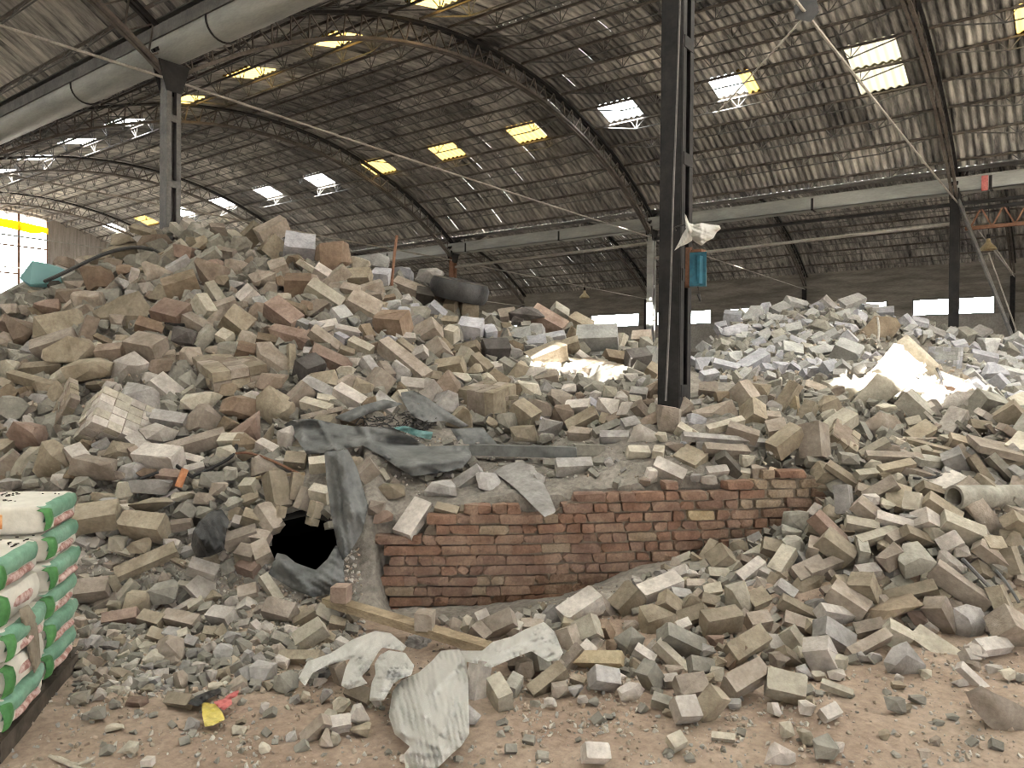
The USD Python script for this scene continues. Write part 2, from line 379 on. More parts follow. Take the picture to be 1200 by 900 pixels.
# laced columns of two channels
def column(d, t, top, label, w=0.185, dd=0.205, m1=M_steel, m2=M_steel, bracket=True, base=0.0):
    c = thing('steel_column', label, 'column', None, (d, t, 0), 'structure')
    for sgn in (-1, 1):
        x0 = sgn * dd / 2; q = MB()
        q.box((x0 - .008, -w / 2, base), (x0 + .008, w / 2, top))
        for sy in (-1, 1):
            q.box((min(x0, x0 - sgn * .065), sy * w / 2 - .006, base), (max(x0, x0 - sgn * .065), sy * w / 2 + .006, top))
        part(c, 'channel', q.mesh(), m1 if sgn < 0 else m2)
    z = base + 0.5
    while z < top - 0.3:
        for sy in (-1, 1):
            q = MB(); q.box((-dd / 2 + .02, sy * w / 2 - .012, z), (dd / 2 - .02, sy * w / 2 + .012, z + .10)); part(c, 'batten_plate', q.mesh(), m2)
        z += 0.95
    if bracket:
        for sy in (-1, 1):
            pl = np.array([(-dd * .55, 0), (dd * .55, 0), (dd * 1.15, .42), (-dd * 1.15, .42)])
            q = MB(); v3 = [(p[0], sy * w / 2 + e, top - .25 + p[1]) for e in (-.012, .012) for p in pl]
            q.add(v3, [[0, 1, 2, 3], [7, 6, 5, 4], [0, 4, 5, 1], [1, 5, 6, 2], [2, 6, 7, 3], [3, 7, 4, 0]]); part(c, 'gusset_plate', q.mesh(), M_steel)
    return c


GZ = EYE + 4.48
column(D1, T0 + BAY, GZ - .15, 'grey laced steel column rising behind the peak of the left rubble mound', m1=M_steel2, m2=M_steel2)
column(D1, T0, GZ - .15, 'tall dark steel column in the middle of the picture, holding a blue switch box', m1=M_steel, m2=M_steel)
column(D1, T0 + 2 * BAY, GZ - .15, 'column of the near row beyond the left edge')
column(D1, T0 - BAY, GZ - .15, 'column of the near row beyond the right edge')
d2 = D1 + SPAN
column(d2, T0, GZ - .1, 'dark column at the right, standing behind the grey mound')
column(d2, T0 + BAY, GZ - .1, 'slender pale laced column just left of the tall dark one', m1=M_gutter, m2=M_gutter)
column(d2, T0 + 2 * BAY, GZ - .1, 'rusty brown column showing above the left mound by the black drum', m1=M_rust, m2=M_rust)
column(d2, T0 + 3 * BAY, GZ - .1, 'column of the far row hidden behind the left mound')
d3 = D1 + 2 * SPAN
for k, s in ((0, 'thin dark post against the back wall near the right edge'), (1, 'short dark post on the back wall above the grey mound'), (2, 'post on the back wall behind the laced columns'), (3, 'post on the back wall at the left end of the windows')):
    column(d3 - .1, T0 + k * BAY, EYE + 4.15, s, w=.16, dd=.16, bracket=False)

# gutters
for d, name, lab in ((D1, 'valley_gutter', 'big grey half-round valley gutter crossing the upper left corner'), ):
    g = thing(name, lab, 'gutter', None, None)
    r, gz = 0.245, EYE + 4.5 + 0.245
    n = 14; A = np.linspace(math.pi * 0.93, math.pi * 2.07, n + 1)
    L = 4.0; y = TA
    while y < TB - .1:
        y1 = min(y + L, TB)
        v, f = [], []
        for e, rr_ in ((0, r), (1, r - .012)):
            for yy in (y + .004, y1 - .004):
                v += [(d + rr_ * math.cos(a), yy, gz + rr_ * math.sin(a)) for a in A]
        m = n + 1
        for i in range(n):
            f += [[i, i + 1, m + i + 1, m + i], [2 * m + i, 3 * m + i, 3 * m + i + 1, 2 * m + i + 1]]
        part(g, 'trough', (np.array(v), np.array(f)), M_gutter, smooth=40)
        q = MB(); q.tube([(d + (r + .01) * math.cos(a), y1 - .6, gz + (r + .01) * math.sin(a)) for a in A], .014, 5); part(g, 'strap', q.mesh(), M_steel)
        y = y1
    q = MB(); q.box((d - r - .03, TA, gz + .02), (d - r - .005, TB, gz + .2)); q.box((d + r + .005, TA, gz + .02), (d + r + .03, TB, gz + .2)); q.box((d - r, TA, gz + .3), (d + r, TB, gz + .32))
    part(g, 'edge_angle', q.mesh(), M_steel2)
g = thing('eaves_gutter', 'long pale grey gutter beam along the foot of the main vault', 'gutter')
gz = EYE + 4.46; y = TA
while y < TB - .1:
    y1 = min(y + 4.0, TB); q = MB()
    q.box((d2 - .16, y + .006, gz), (d2 + .16, y1 - .006, gz + .02)); q.box((d2 - .16, y + .006, gz), (d2 - .145, y1 - .006, gz + .33)); q.box((d2 + .145, y + .006, gz), (d2 + .16, y1 - .006, gz + .33))
    q.box((d2 - .19, y + .006, gz + .33), (d2 - .13, y1 - .006, gz + .35)); q.box((d2 + .13, y + .006, gz + .33), (d2 + .19, y1 - .006, gz + .35)); part(g, 'gutter_length', q.mesh(), M_gutter)
    q = MB(); q.box((d2 - .17, y1 - .03, gz - .006), (d2 + .17, y1 + .03, gz + .30)); part(g, 'joint_strap', q.mesh(), M_steel)
    y = y1
q = MB(); q.box((d2 - .2, TA, gz + .55), (d2 + .2, TB, gz + .57)); part(g, 'cover_plate', q.mesh(), M_steel2)

# ties, pipes, braces
def rod(name, p, q, r, m, lab, cat, group=None, sag=0.0, n=9):
    u = np.linspace(0, 1, n)[:, None]; P = np.asarray(p) * (1 - u) + np.asarray(q) * u
    P[:, 2] -= sag * 4 * (u * (1 - u))[:, 0]
    return solid(name, MB().tube(P, r, 6).mesh(), m, lab, cat, group, smooth=50)


for k in range(-1, 5):
    t = T0 + k * BAY - .06
    rod('tie_rod', (D1, t, EYE + 4.26), (d2, t, EYE + 4.22), .020, M_rod, f'long steel tie rod across the main vault, {order[k]}', 'tie rod', sag=.03)
    rod('tie_rod', (d2, t, EYE + 4.2), (d3, t, EYE + 4.1), .018, M_rod, f'thin tie rod across the far vault, {order[k]}', 'tie rod')
for k in (0, 1, 2):
    rod('tie_rod', (D1 - SPAN, T0 + k * BAY - .06, EYE + 4.26), (D1, T0 + k * BAY - .06, EYE + 4.26), .020, M_rod, f'tie rod across the overhead vault, {order[k]}', 'tie rod', sag=.03)
rod('service_pipe', (d2 + .02, T0 + .1, EYE + 3.76), (d2 + .02, T0 + BAY - .1, EYE + 3.62), .045, M_wall2, 'pale pipe running level under the gutter beam right of the tall column', 'pipe')
rod('service_pipe', (d2 + .02, T0 + BAY + .1, EYE + 4.08), (d2 + .02, T0 + 2 * BAY - .1, EYE + 3.98), .045, M_wall2, 'pale pipe running level under the gutter beam left of the tall column', 'pipe')
q = MB().bar((d2, T0 - 6, EYE + 4.22), (d2, T0 + BAY, EYE + 4.18), .09, .07)
solid('wall_girt', q.mesh(), M_steel, 'dark steel bar between the gutter beam and the pale pipe', 'steel bar')
g = thing('lattice_girder', 'short reddish lattice girder right of the far right column', 'girder')
q = MB().bar((d2 + .1, T0 - .2, EYE + 3.62), (d2 + .1, T0 - 6, EYE + 3.62), .08, .08); part(g, 'bottom_chord', q.mesh(), M_rust)
q = MB().bar((d2 + .1, T0 - .2, EYE + 4.08), (d2 + .1, T0 - 6, EYE + 4.08), .08, .08); part(g, 'top_chord', q.mesh(), M_steel)
q = MB()
for i in range(12):
    y = T0 - .3 - i * .45; q.bar((d2 + .1, y, EYE + 3.62), (d2 + .1, y - .22, EYE + 4.08), .035, .035); q.bar((d2 + .1, y - .22, EYE + 4.08), (d2 + .1, y - .45, EYE + 3.62), .035, .035)
part(g, 'lattice', q.mesh(), M_rust)
_rt0 = T0 - .62
solid('red_rag', MB().bar((d2 - .2, _rt0, gz + .30), (d2 - .21, _rt0, gz - .05), .03, .13, (0, 1, 0)).mesh(), M_pink, 'small red rag hanging from the gutter beam near the right edge', 'rag')
dd_ = np.linspace(D1 + 1, d2 - 1, 4000); _t = np.stack([dd_, np.full(4000, T0 - .06), np.full(4000, EYE + 4.25)], 1); _q = project(_t)
GD0 = float(_q[np.argmin(np.abs(_q[:, 0] - 944)), 2])
g = thing('hanging_gusset', 'dark angular steel plate hanging from the roof on the tie rod at the top right', 'steel plate')
poly = [(930, 8), (938, -2), (957, 0), (960, 14), (950, 26), (932, 22)]
v = [at(x, y, GD0 - .05) for x, y in poly] + [at(x, y, GD0 + .05) for x, y in poly]
part(g, 'plate', (np.array(v), np.array([[0, 1, 2], [0, 2, 3], [0, 3, 4], [0, 4, 5], [6, 8, 7], [6, 9, 8], [6, 10, 9], [6, 11, 10]] + [[i, (i + 6), (i + 1) % 6] for i in range(6)] + [[(i + 1) % 6, i + 6, (i + 1) % 6 + 6] for i in range(6)])), M_steel)
part(g, 'hanger', MB().tube([at(944, 4, GD0), at(944, 4, GD0) + np.array([0, 0, 2.2])], .03).mesh(), M_steel2)
rod('brace_pipe', at(1122, 232, 18.3), at(1204, 440, 15.6), .045, M_steel2, 'long slanting steel brace from the head of the right column down to the right edge', 'brace', n=4)
rod('stay_cable', at(952, 10, GD0), at(838, 135, GD0 + 1.5), .012, M_rod, 'thin stay cable slanting from the hanging plate towards the bright skylight', 'cable', n=4)
rod('stay_cable', at(1158, 296, 19.5), at(1200, 412, 19.0), .02, M_rod, 'thin slanting cable below the enamel lamp at the right', 'cable', n=4)


def lamp(x, y, D, s, lab):
    P = at(x, y, D); g = thing('lamp', lab, 'lamp', None, P)
    prof = [(.03, .42), (.07, .40), (.09, .26), (.30, .02), (.33, -.06), (.31, -.06), (.27, .02), (.06, .24), (.02, .26)]
    m = trimesh.creation.revolve(np.array(prof) * s, sections=20); part(g, 'shade', m, M_shade, smooth=40)
    part(g, 'bulb_holder', trimesh.creation.cylinder(.07 * s, .2 * s, sections=10, transform=trimesh.transformations.translation_matrix((0, 0, .48 * s))), M_steel)
    part(g, 'cord', MB().tube([(0, 0, .5 * s), (0, 0, ZC + math.sqrt(RR ** 2 - (P[0] - vault_mid(int((P[0] - D1) // SPAN) + 1)) ** 2) - P[2] + .03)], .012).mesh(), M_wire)
    return g, P


g, P = lamp(1158, 291, 20.0, 0.62, 'cone shaped enamel lamp hanging near the right edge')
part(g, 'stay_rod', MB().tube([at(1164, 288, 20.0) - P, at(1186, 320, 20.6) - P], .03).mesh(), M_rod)
lamp(685, 348, 30.0, 0.62, 'small far enamel lamp hanging on a wire above the middle windows')

# ------------------------------------------------------------------ walls, windows
d3w = d3 + .12
back = thing('wall_back', 'long old back wall with a strip of bright windows', 'wall', kind='structure')
zb, zt, ztop = EYE + 2.72, EYE + 3.45, EYE + 4.85
wins = [(-4.4, -1.4), (-.5, 2.5), (3.43, 6.44), (7.4, 10.4), (11.5, 14.5), (15.4, 18.4), (19.4, 22.4), (23.4, 26.4), (27.4, 30.4)]
wins = wins[2:]
q = MB().box((d3w, TA, 0), (d3w + .25, TB, EYE + 1.35)); part(back, 'dado', q.mesh(), M_wall)
q = MB().box((d3w + .02, TA, EYE + 1.35), (d3w + .25, TB, zb)); part(back, 'pale_band', q.mesh(), M_wall2)
q = MB().box((d3w + .02, TA, zt), (d3w + .25, TB, ztop + .4)); part(back, 'upper_wall', q.mesh(), M_wall)
ys = [TA] + [y for w in wins for y in w] + [TB]
for i in range(0, len(ys), 2):
    q = MB().box((d3w + .02, ys[i], zb), (d3w + .25, ys[i + 1], zt)); part(back, 'pier', q.mesh(), M_wall)
for i, (a, b) in enumerate(wins):
    w = thing('window_%d' % (i + 1), f'bright strip window number {i + 1} counted from the right in the back wall', 'window', kind='structure')
    _count['/World/window_%d' % (i + 1)] = 0
    q = MB().box((d3w + .1, a, zb), (d3w + .15, b, zb + .05)).box((d3w + .1, a, zt - .05), (d3w + .15, b, zt))
    for yy in (a, b - .05): q.box((d3w + .1, yy, zb), (d3w + .15, yy + .05, zt))
    part(w, 'frame', q.mesh(), M_steel2)
    part(w, 'pane', MB().box((d3w + .12, a, zb), (d3w + .126, b, zt)).mesh(), M_glass)
q = MB().box((d3w - .05, 2.4, .0), (d3w, 6.6, EYE + 1.2)); solid('door_1', q.mesh(), M_wall, 'dark wide door panel low in the back wall at the right', 'door', kind='structure')


def gable(v, t, lab, opening=None, m=M_board):
    mid = vault_mid(v); th = .12
    xs = np.linspace(mid - SPAN / 2, mid + SPAN / 2, 41)
    zr = ZC + np.sqrt(RR ** 2 - (xs - mid) ** 2)
    poly = Polygon([(xs[0], 0)] + list(zip(xs, zr)) + [(xs[-1], 0)])
    if opening is not None: poly = poly.difference(opening)
    mesh = trimesh.util.concatenate([trimesh.creation.extrude_polygon(p, th, engine='earcut') for p in getattr(poly, 'geoms', [poly])])
    mesh.apply_transform(np.array([[1, 0, 0, 0], [0, 0, 1, t], [0, 1, 0, 0], [0, 0, 0, 1.0]]))
    return solid('wall_end', mesh, m, lab, 'wall', kind='structure')


GW0, GW1 = 9.4, 15.45
op = Polygon([(GW0, 1.0)] + [(x, ZC + math.sqrt((RR - .12) ** 2 - (x - vault_mid(1)) ** 2)) for x in np.linspace(GW0, GW1, 20)] + [(GW1, 1.0)])
gable(1, TB, 'boarded end wall of the main vault right of the big glazed opening', op)
gable(2, TB, 'end wall of the far vault'); gable(0, TB, 'end wall of the overhead vault at the left')
gable(2, TA, 'end wall of the far vault beyond the right edge')
gable(1, TA, 'end wall of the main vault beyond the right edge, with a wide doorway', Polygon([(10, -1), (16.5, -1), (16.5, 4.2), (10, 4.2)]))
gable(0, TA, 'end wall of the overhead vault behind the viewer, with a wide doorway', Polygon([(-7, -1), (3.5, -1), (-3, 3.0), (-7, 3.0)]))
w = thing('window_8', 'big bright glazed opening in the end wall at the far left', 'window', kind='structure')
q = MB()
for x in np.linspace(GW0, GW1, 6):
    zz = ZC + math.sqrt((RR - .12) ** 2 - (x - vault_mid(1)) ** 2)
    part(w, 'mullion', MB().box((x - .035, TB + .02, 1), (x + .035, TB + .09, zz)).mesh(), M_rust)
for z in (1.05, 2.3, 3.55, 4.8, 6.05, 7.3):
    part(w, 'glazing_bar', MB().box((GW0, TB + .03, z), (GW1, TB + .08, z + .05)).mesh(), M_rust)
part(w, 'pane', MB().box((GW0, TB + .05, 1), (GW1, TB + .056, 8.2)).mesh(), M_glass)
v = []
cl = np.linspace(GW0, GW1, 25)
top = ZC + np.sqrt((RR - .14) ** 2 - (cl - vault_mid(1)) ** 2) - .35
dep = .10 + .55 * (cl - GW0) / (GW1 - GW0) *  meshkit.noise(np.stack([cl * 1.5, cl * 0, cl * 0], 1), 3)
v = np.vstack([np.stack([cl, np.full(25, TB - .03) + .02 * np.sin(cl * 9), top], 1), np.stack([cl, np.full(25, TB - .04) + .03 * np.sin(cl * 9), top - dep], 1)])
v = np.vstack([v, v - [0, .01, 0]])
f = [[i, i + 1, 25 + i + 1, 25 + i] for i in range(24)] + [[50 + i, 75 + i, 75 + i + 1, 50 + i + 1] for i in range(24)]
solid('yellow_cloth', (v, np.array(f)), translucent('yellow_cloth_thin', (.85, .66, .06), back=.8), 'ragged yellow cloth strip hung along the top of the big glazed opening', 'cloth')

x0w = D1 - SPAN - .1
solid('wall_side', MB().box((x0w - .25, TA, 0), (x0w, TB, EYE + 5.2)).mesh(), M_wall, 'long side wall of the overhead vault behind the viewer', 'wall', kind='structure')
# far ground in and around the hall
solid('floor', MB().box((-90, -90, -.35), (130, 130, -.12)).mesh(), M_yard, 'dusty earth floor of the hall and the yard around it', 'floor', kind='structure')

# ------------------------------------------------------------------ the lie of the rubble: ground height over a fan of directions
def zof(px, y, D):
    return at(px, y, D)[2]


def wall_D(px):
    return 5.20 + 0.5 * (px - 455) / 515.0 - 0.10 * math.sin(math.pi * min(max((px - 455) / 515.0, 0), 1))


_far = [('z', 12.5, 1.6), ('z', 15, .9), ('z', 20, .1), ('z', 40, 0)]
COLS = {
    -500: [('z', 3, 0), ('z', 4.6, 0), ('z', 6, .8), ('z', 9, 2.2), ('z', 11, 2.0), ('z', 15, .4), ('z', 40, 0)],
    0: [('z', 3, 0), ('z', 4.3, .02), ('z', 5.0, .3), (560, 6.0), (480, 6.8), (400, 8.0), (352, 9.3), ('z', 10.5, 2.4), ('z', 14, 1.0), ('z', 20, .1), ('z', 40, 0)],
    60: [('z', 3, 0), ('z', 4.4, .03), (700, 5.0), (600, 5.6), (540, 5.9), (480, 6.7), (400, 7.8), (330, 9.5), ('z', 10.8, 2.7), ('z', 14, 1.2), ('z', 20, .1), ('z', 40, 0)],
    100: [('z', 3, 0), ('z', 4.4, .0), (715, 5.0), (660, 5.2), (590, 5.45), (540, 5.85), (480, 6.6), (400, 7.6), (340, 8.8), (303, 9.8), ('z', 11.2, 2.9), ('z', 14, 1.2), ('z', 20, .1), ('z', 40, 0)],
    220: [('z', 3, 0), ('z', 4.5, .0), (718, 5.0), (650, 5.25), (560, 5.75), (500, 6.4), (430, 7.2), (350, 8.3), (295, 9.4), (266, 10.2), ('z', 11.5, 3.2), ('z', 14, 1.3), ('z', 20, .1), ('z', 40, 0)],
    350: [('z', 3, 0), ('z', 4.4, .02), (725, 4.8), (690, 5.05), (600, 5.35), (552, 5.65), (500, 6.3), (420, 7.3), (340, 8.6), (288, 9.8), ('z', 11, 2.8), ('z', 14, 1.2), ('z', 20, .1), ('z', 40, 0)],
    440: [('z', 3, 0), ('z', 4.4, .02), (732, 4.85), (690, 5.1), (600, 5.3), (548, 5.6), (505, 6.2), (420, 7.4), (350, 8.8), (312, 9.9), ('z', 11, 2.4), ('z', 14, 1.0), ('z', 20, .1), ('z', 40, 0)],
    458: [('z', 3, 0), ('z', 4.4, .01), ('z', 5.0, .03), ('z', 5.2, .03), ('w', .16, .60), (548, 5.8), (508, 6.3), (420, 7.5), (350, 9.0), (315, 10), ('z', 11, 2.3), ('z', 14, 1.0), ('z', 20, .1), ('z', 40, 0)],
    500: [('z', 3, 0), ('z', 4.4, .01), ('z', 5.2, .03), ('w', .16, .68), (548, 5.9), (515, 6.4), (470, 7.0), (420, 7.8), (370, 9.2), (330, 10), ('z', 11.2, 2.2), ('z', 14, 1.0), ('z', 20, .1), ('z', 40, 0)],
    570: [('z', 3, 0), ('z', 4.3, .02), ('z', 4.7, .08), ('z', 5.2, .04), ('w', .16, .72), (545, 6.0), (522, 6.6), (480, 7.2), (420, 8.4), (365, 10.0), ('z', 11.5, 1.9), ('z', 14, .9), ('z', 20, .1), ('z', 40, 0)],
    660: [('z', 3, 0), ('z', 4.2, .02), (740, 4.65), (705, 5.0), ('z', 5.25, .1), ('w', .16, .80), (540, 6.0), (518, 6.6), (475, 7.5), (425, 9.0), (372, 10.6), ('z', 12, 1.8), ('z', 14, .9), ('z', 20, .1), ('z', 40, 0)],
    750: [('z', 3, 0), ('z', 4.1, .02), (740, 4.6), (700, 4.95), (672, 5.2), ('w', .16, .84), (540, 5.85), (505, 6.2), (470, 6.9), (430, 8.6), (402, 9.8), ('z', 12, 1.2), ('z', 15, .6), ('z', 20, .1), ('z', 40, 0)],
    850: [('z', 3, 0), ('z', 4.0, .02), (745, 4.5), (700, 4.8), (655, 5.25), ('w', .16, .86), (535, 5.85), (500, 6.1), (462, 6.7), (447, 7.6), (435, 11), (395, 13.6), (368, 15.6), ('z', 18, 2), ('z', 23, .1), ('z', 40, 0)],
    950: [('z', 3, 0), ('z', 4.1, .02), (750, 4.55), (690, 4.85), (612, 5.4), ('w', .16, .95), (540, 5.8), (500, 6.2), (462, 7.0), (440, 9.5), (405, 12.8), (356, 16), ('z', 19, 2), ('z', 24, .1), ('z', 40, 0)],
    985: [('z', 3, 0), ('z', 4.1, .02), (750, 4.55), (690, 4.85), (612, 5.25), (565, 5.55), (520, 5.95), (480, 6.7), (440, 7.8), (425, 11), (400, 13), (354, 16), ('z', 19, 2), ('z', 24, .1), ('z', 40, 0)],
    1060: [('z', 3, 0), ('z', 4.1, .02), (750, 4.55), (690, 4.8), (600, 5.2), (530, 5.9), (480, 6.8), (430, 7.8), (400, 8.5), ('z', 9.6, 1.5), ('z', 12, 2.0), (392, 14), (366, 16), ('z', 19, 2), ('z', 24, .1), ('z', 40, 0)],
    1110: [('z', 3, 0), ('z', 4.1, .02), (750, 4.55), (690, 4.8), (600, 5.2), (535, 5.9), (490, 6.7), (455, 7.6), (432, 8.4), ('z', 9.6, 1.5), ('z', 12, 2.0), (400, 14), (385, 16), ('z', 19, 2), ('z', 24, .1), ('z', 40, 0)],
    1200: [('z', 3, 0), ('z', 4.1, .02), (735, 4.6), (650, 4.95), (565, 5.4), (505, 6.2), (480, 7.0), (468, 8.0), (450, 11), (425, 13.5), ('z', 17, 1.4), ('z', 23, .1), ('z', 40, 0)],
    1700: [('z', 3, 0), ('z', 4.1, .02), ('z', 4.7, .3), ('z', 5.6, .9), ('z', 7, 1.3), ('z', 10, 1.2), ('z', 14, 1.5), ('z', 20, .2), ('z', 40, 0)],
}
_prof = []
for _px in sorted(COLS):
    pr = []
    for e in COLS[_px]:
        if e[0] == 'z': pr.append((e[1], e[2]))
        elif e[0] == 'w': pr += [(wall_D(_px) + e[1] - .07, pr[-1][1]), (wall_D(_px) + e[1] - .05, e[2])]
        else: pr.append((e[1], zof(_px, e[0], e[1])))
    pr.sort(); _prof.append((_px, np.array([p[0] for p in pr]), np.array([p[1] for p in pr])))
_pxs = np.array([p[0] for p in _prof], float)


def ground(px, D, rough=True):
    """height of the heap in direction px at depth D"""
    px, D = np.broadcast_arrays(np.asarray(px, float), np.asarray(D, float))
    Z = np.stack([np.interp(D, d, z) for _, d, z in _prof])
    i = np.clip(np.searchsorted(_pxs, px) - 1, 0, len(_pxs) - 2)
    u = np.clip((px - _pxs[i]) / (_pxs[i + 1] - _pxs[i]), 0, 1)
    z = np.take_along_axis(Z, i[None], 0)[0] * (1 - u) + np.take_along_axis(Z, i[None] + 1, 0)[0] * u
    if rough:
        P = ((px - 600) / FOC * D)
        q = np.stack([P, D, D * 0], -1)
        amp = np.clip(z, .30, 1)
        z = z + (meshkit.fbm(q * 3.1, 3, 5) - .5) * .10 * amp + (meshkit.fbm(q * 11, 3, 9) - .5) * .06 * amp
    return z


GX = np.concatenate([np.linspace(-500, -40, 30)[:-1], np.linspace(-40, 1240, 321)[:-1], np.linspace(1240, 1700, 30)])
GD = np.concatenate([np.geomspace(2.0, 5.0, 90)[:-1], np.linspace(5.0, 6.2, 80)[:-1], np.geomspace(6.2, 24, 150)[:-1], np.linspace(24, 40, 8)])
gx, gd = np.meshgrid(GX, GD, indexing='ij')
gz_ = ground(gx, gd)
lat = (gx - 600) / FOC * gd
sink = .11 * np.clip((gz_ - .3) / .3, 0, 1) * np.where((gx > 425) & (gx < 875) & (gd < 6.7), 0.0, 1.0)
gz_ = gz_ - sink
GP = _fw[None, None] * gd[..., None] + _rt[None, None] * lat[..., None] + np.array([0, 0, 1.0]) * gz_[..., None]
GPX = project(GP.reshape(-1, 3)).reshape(*gx.shape, 3)
HOLE = Polygon([(316, 655), (318, 622), (334, 603), (356, 597), (378, 600), (394, 612), (398, 640), (392, 668), (340, 672)])
idx = np.arange(gx.size).reshape(gx.shape)
F = np.stack([idx[:-1, :-1], idx[1:, :-1], idx[1:, 1:], idx[:-1, 1:]], -1).reshape(-1, 4)
cen = GPX.reshape(-1, 3)[F].mean(1); cd = gd.ravel()[F].mean(1)
inhole = np.array([(310 < c[0] < 402 and 590 < c[1] < 676 and 4.9 < d_ < 6.6 and HOLE.contains(Point(c[0], c[1]))) for c, d_ in zip(cen, cd)])
F = F[~inhole]
V = GP.reshape(-1, 3)
zone_front = (cd[~inhole] < 4.9) | (cen[~inhole][:, 1] > 735)
tri = lambda f: np.vstack([f[:, [0, 1, 2]], f[:, [0, 2, 3]]])
heap = thing('ground', 'bare pinkish earth in front rising into the dusty body of the rubble heap', 'ground', kind='structure')


def compact(V, f):
    u, inv = np.unique(f, return_inverse=True)
    return V[u], inv.reshape(f.shape)


part(heap, 'bare_earth', compact(V, tri(F[zone_front])), M_dirt, smooth=True)
part(heap, 'heap_body', compact(V, tri(F[~zone_front])), M_dust, smooth=True, label='grey dusty body of the heap under the stones')

# lookup from pixel to depth on the heap
_fd = np.concatenate([np.linspace(2.2, 5, 300), np.linspace(5, 7, 400), np.linspace(7, 12, 400), np.linspace(12, 22, 300)])
_cache = {}
_zp = np.stack([np.interp(_fd, d, z) for _, d, z in _prof])


def depth(x, y):
    """depth of the heap's surface seen at a pixel (the nearest surface; just above a skyline: the skyline's depth)"""
    key = (round(x / 2), round(y / 2))
    if key not in _cache:
        i = int(np.clip(np.searchsorted(_pxs, x) - 1, 0, len(_pxs) - 2)); u = min(max((x - _pxs[i]) / (_pxs[i + 1] - _pxs[i]), 0), 1)
        z = _zp[i] * (1 - u) + _zp[i + 1] * u
        yy = 450 - ((z - EYE) / _fd - PITCH) * FOC + ROLL * (x - 600)
        hit = np.nonzero(yy <= y)[0]
        if len(hit): _cache[key] = float(_fd[hit[0]])
        else:
            i = int(np.argmin(yy)); _cache[key] = float(_fd[i])
    return _cache[key]


# ------------------------------------------------------------------ the kiln's brick wall, every brick a part
def wall_pt(s, z, off=0.0):
    """point s metres along the wall's face from its left end; off = towards the camera"""
    px = 455 + 515 * s / WALL_L
    D = wall_D(px) - off
    P = CAM + ray(px, 450) * D
    return np.array([P[0], P[1], z])


WALL_L = float(np.linalg.norm((ray(970, 450) * wall_D(970) - ray(455, 450) * wall_D(455))[:2]))
kiln = thing('kiln_wall', 'low ruined wall of reddish bricks along the front of the old kiln', 'brick wall', kind='thing')


def brick_mesh(c, a, b, n, L, H, T, r, cham=.006):
    """rounded brick: c centre of the face, a along, b up, n outwards"""
    sg = np.array([(i, j, k) for i in (-1, 1) for j in (-1, 1) for k in (-1, 1)], float)
    pts = []
    for s in sg:
        jit = r.normal(0, .0035, 3)
        ch = cham * (1 + 2.0 * (r.random() < .25))
        for e in range(3):
            q = s * np.array([L / 2, H / 2, T / 2]); q[e] -= s[e] * ch * 1.6
            q += jit; pts.append(q)
    pts = np.array(pts); w = c + pts[:, :1] * a + pts[:, 1:2] * b + (pts[:, 2:] - T / 2) * n
    h = trimesh.convex.convex_hull(w)
    return h


CH = 0.0695


def wall_top(s):
    px = 455 + 515 * s / WALL_L
    return np.interp(px, [455, 492, 500, 512, 560, 600, 640, 668, 700, 760, 820, 868, 880, 925, 940, 970], [.50, .52, .62, .70, .72, .74, .68, .80, .82, .83, .84, .86, .90, .93, .97, .92])


mort = MB(); ms = np.linspace(0.02, WALL_L, 60)
for i in range(59):
    zt0, zt1 = wall_top(ms[i]) - .06, wall_top(ms[i + 1]) - .06
    p = [wall_pt(ms[i], -.1, -.02), wall_pt(ms[i + 1], -.1, -.02), wall_pt(ms[i + 1], zt1, -.02), wall_pt(ms[i], zt0, -.02), wall_pt(ms[i], -.1, -.2), wall_pt(ms[i + 1], -.1, -.2), wall_pt(ms[i + 1], zt1, -.2), wall_pt(ms[i], zt0, -.2)]
    mort.add(p, [[0, 1, 2, 3], [3, 2, 6, 7], [5, 4, 7, 6], [1, 5, 6, 2], [4, 0, 3, 7]])
part(kiln, 'mortar_bed', mort.mesh(), M_mortar)
nb = 0
for c in range(0, 14):
    z = -.03 + c * CH
    s = -0.02 - (c % 2) * .06 + (0.05 if c > 7 else 0)
    r = np.random.default_rng(500 + c)
    while s < WALL_L - .03:
        L = .215 if (r.random() < (.62 if c % 2 else .35)) else .105
        L *= 1 + r.normal(0, .03)
        m = s + L / 2
        if z + CH * .6 < wall_top(max(m, 0)) + r.normal(0, .012) and m > .0 and not (c > 5 and r.random() < .03):
            p0, p1 = wall_pt(s, z), wall_pt(s + L, z)
            a = p1 - p0; a /= np.linalg.norm(a); nrm = np.cross(a, [0, 0, 1.0])
            if nrm @ FWD > 0: nrm = -nrm
            pr = r.normal(0, .008) + .004 + (.018 if r.random() < .05 else 0)
            cen_ = (p0 + p1) / 2 + np.array([0, 0, CH / 2]) + nrm * pr
            pxm = 455 + 515 * m / WALL_L
            u = r.random()
            mi = 4 if u < .035 else (3 if u < (.08 if pxm < 860 or c < 10 else .75) else int(r.integers(0, 3)))
            tl = r.normal(0, .012)
            part(kiln, 'brick', brick_mesh(cen_, a + np.array([0, 0, tl]), np.array([0, 0, 1.0]), nrm, L - .011, CH - .011, .11, r), M_brick[mi]); nb += 1
        s += L
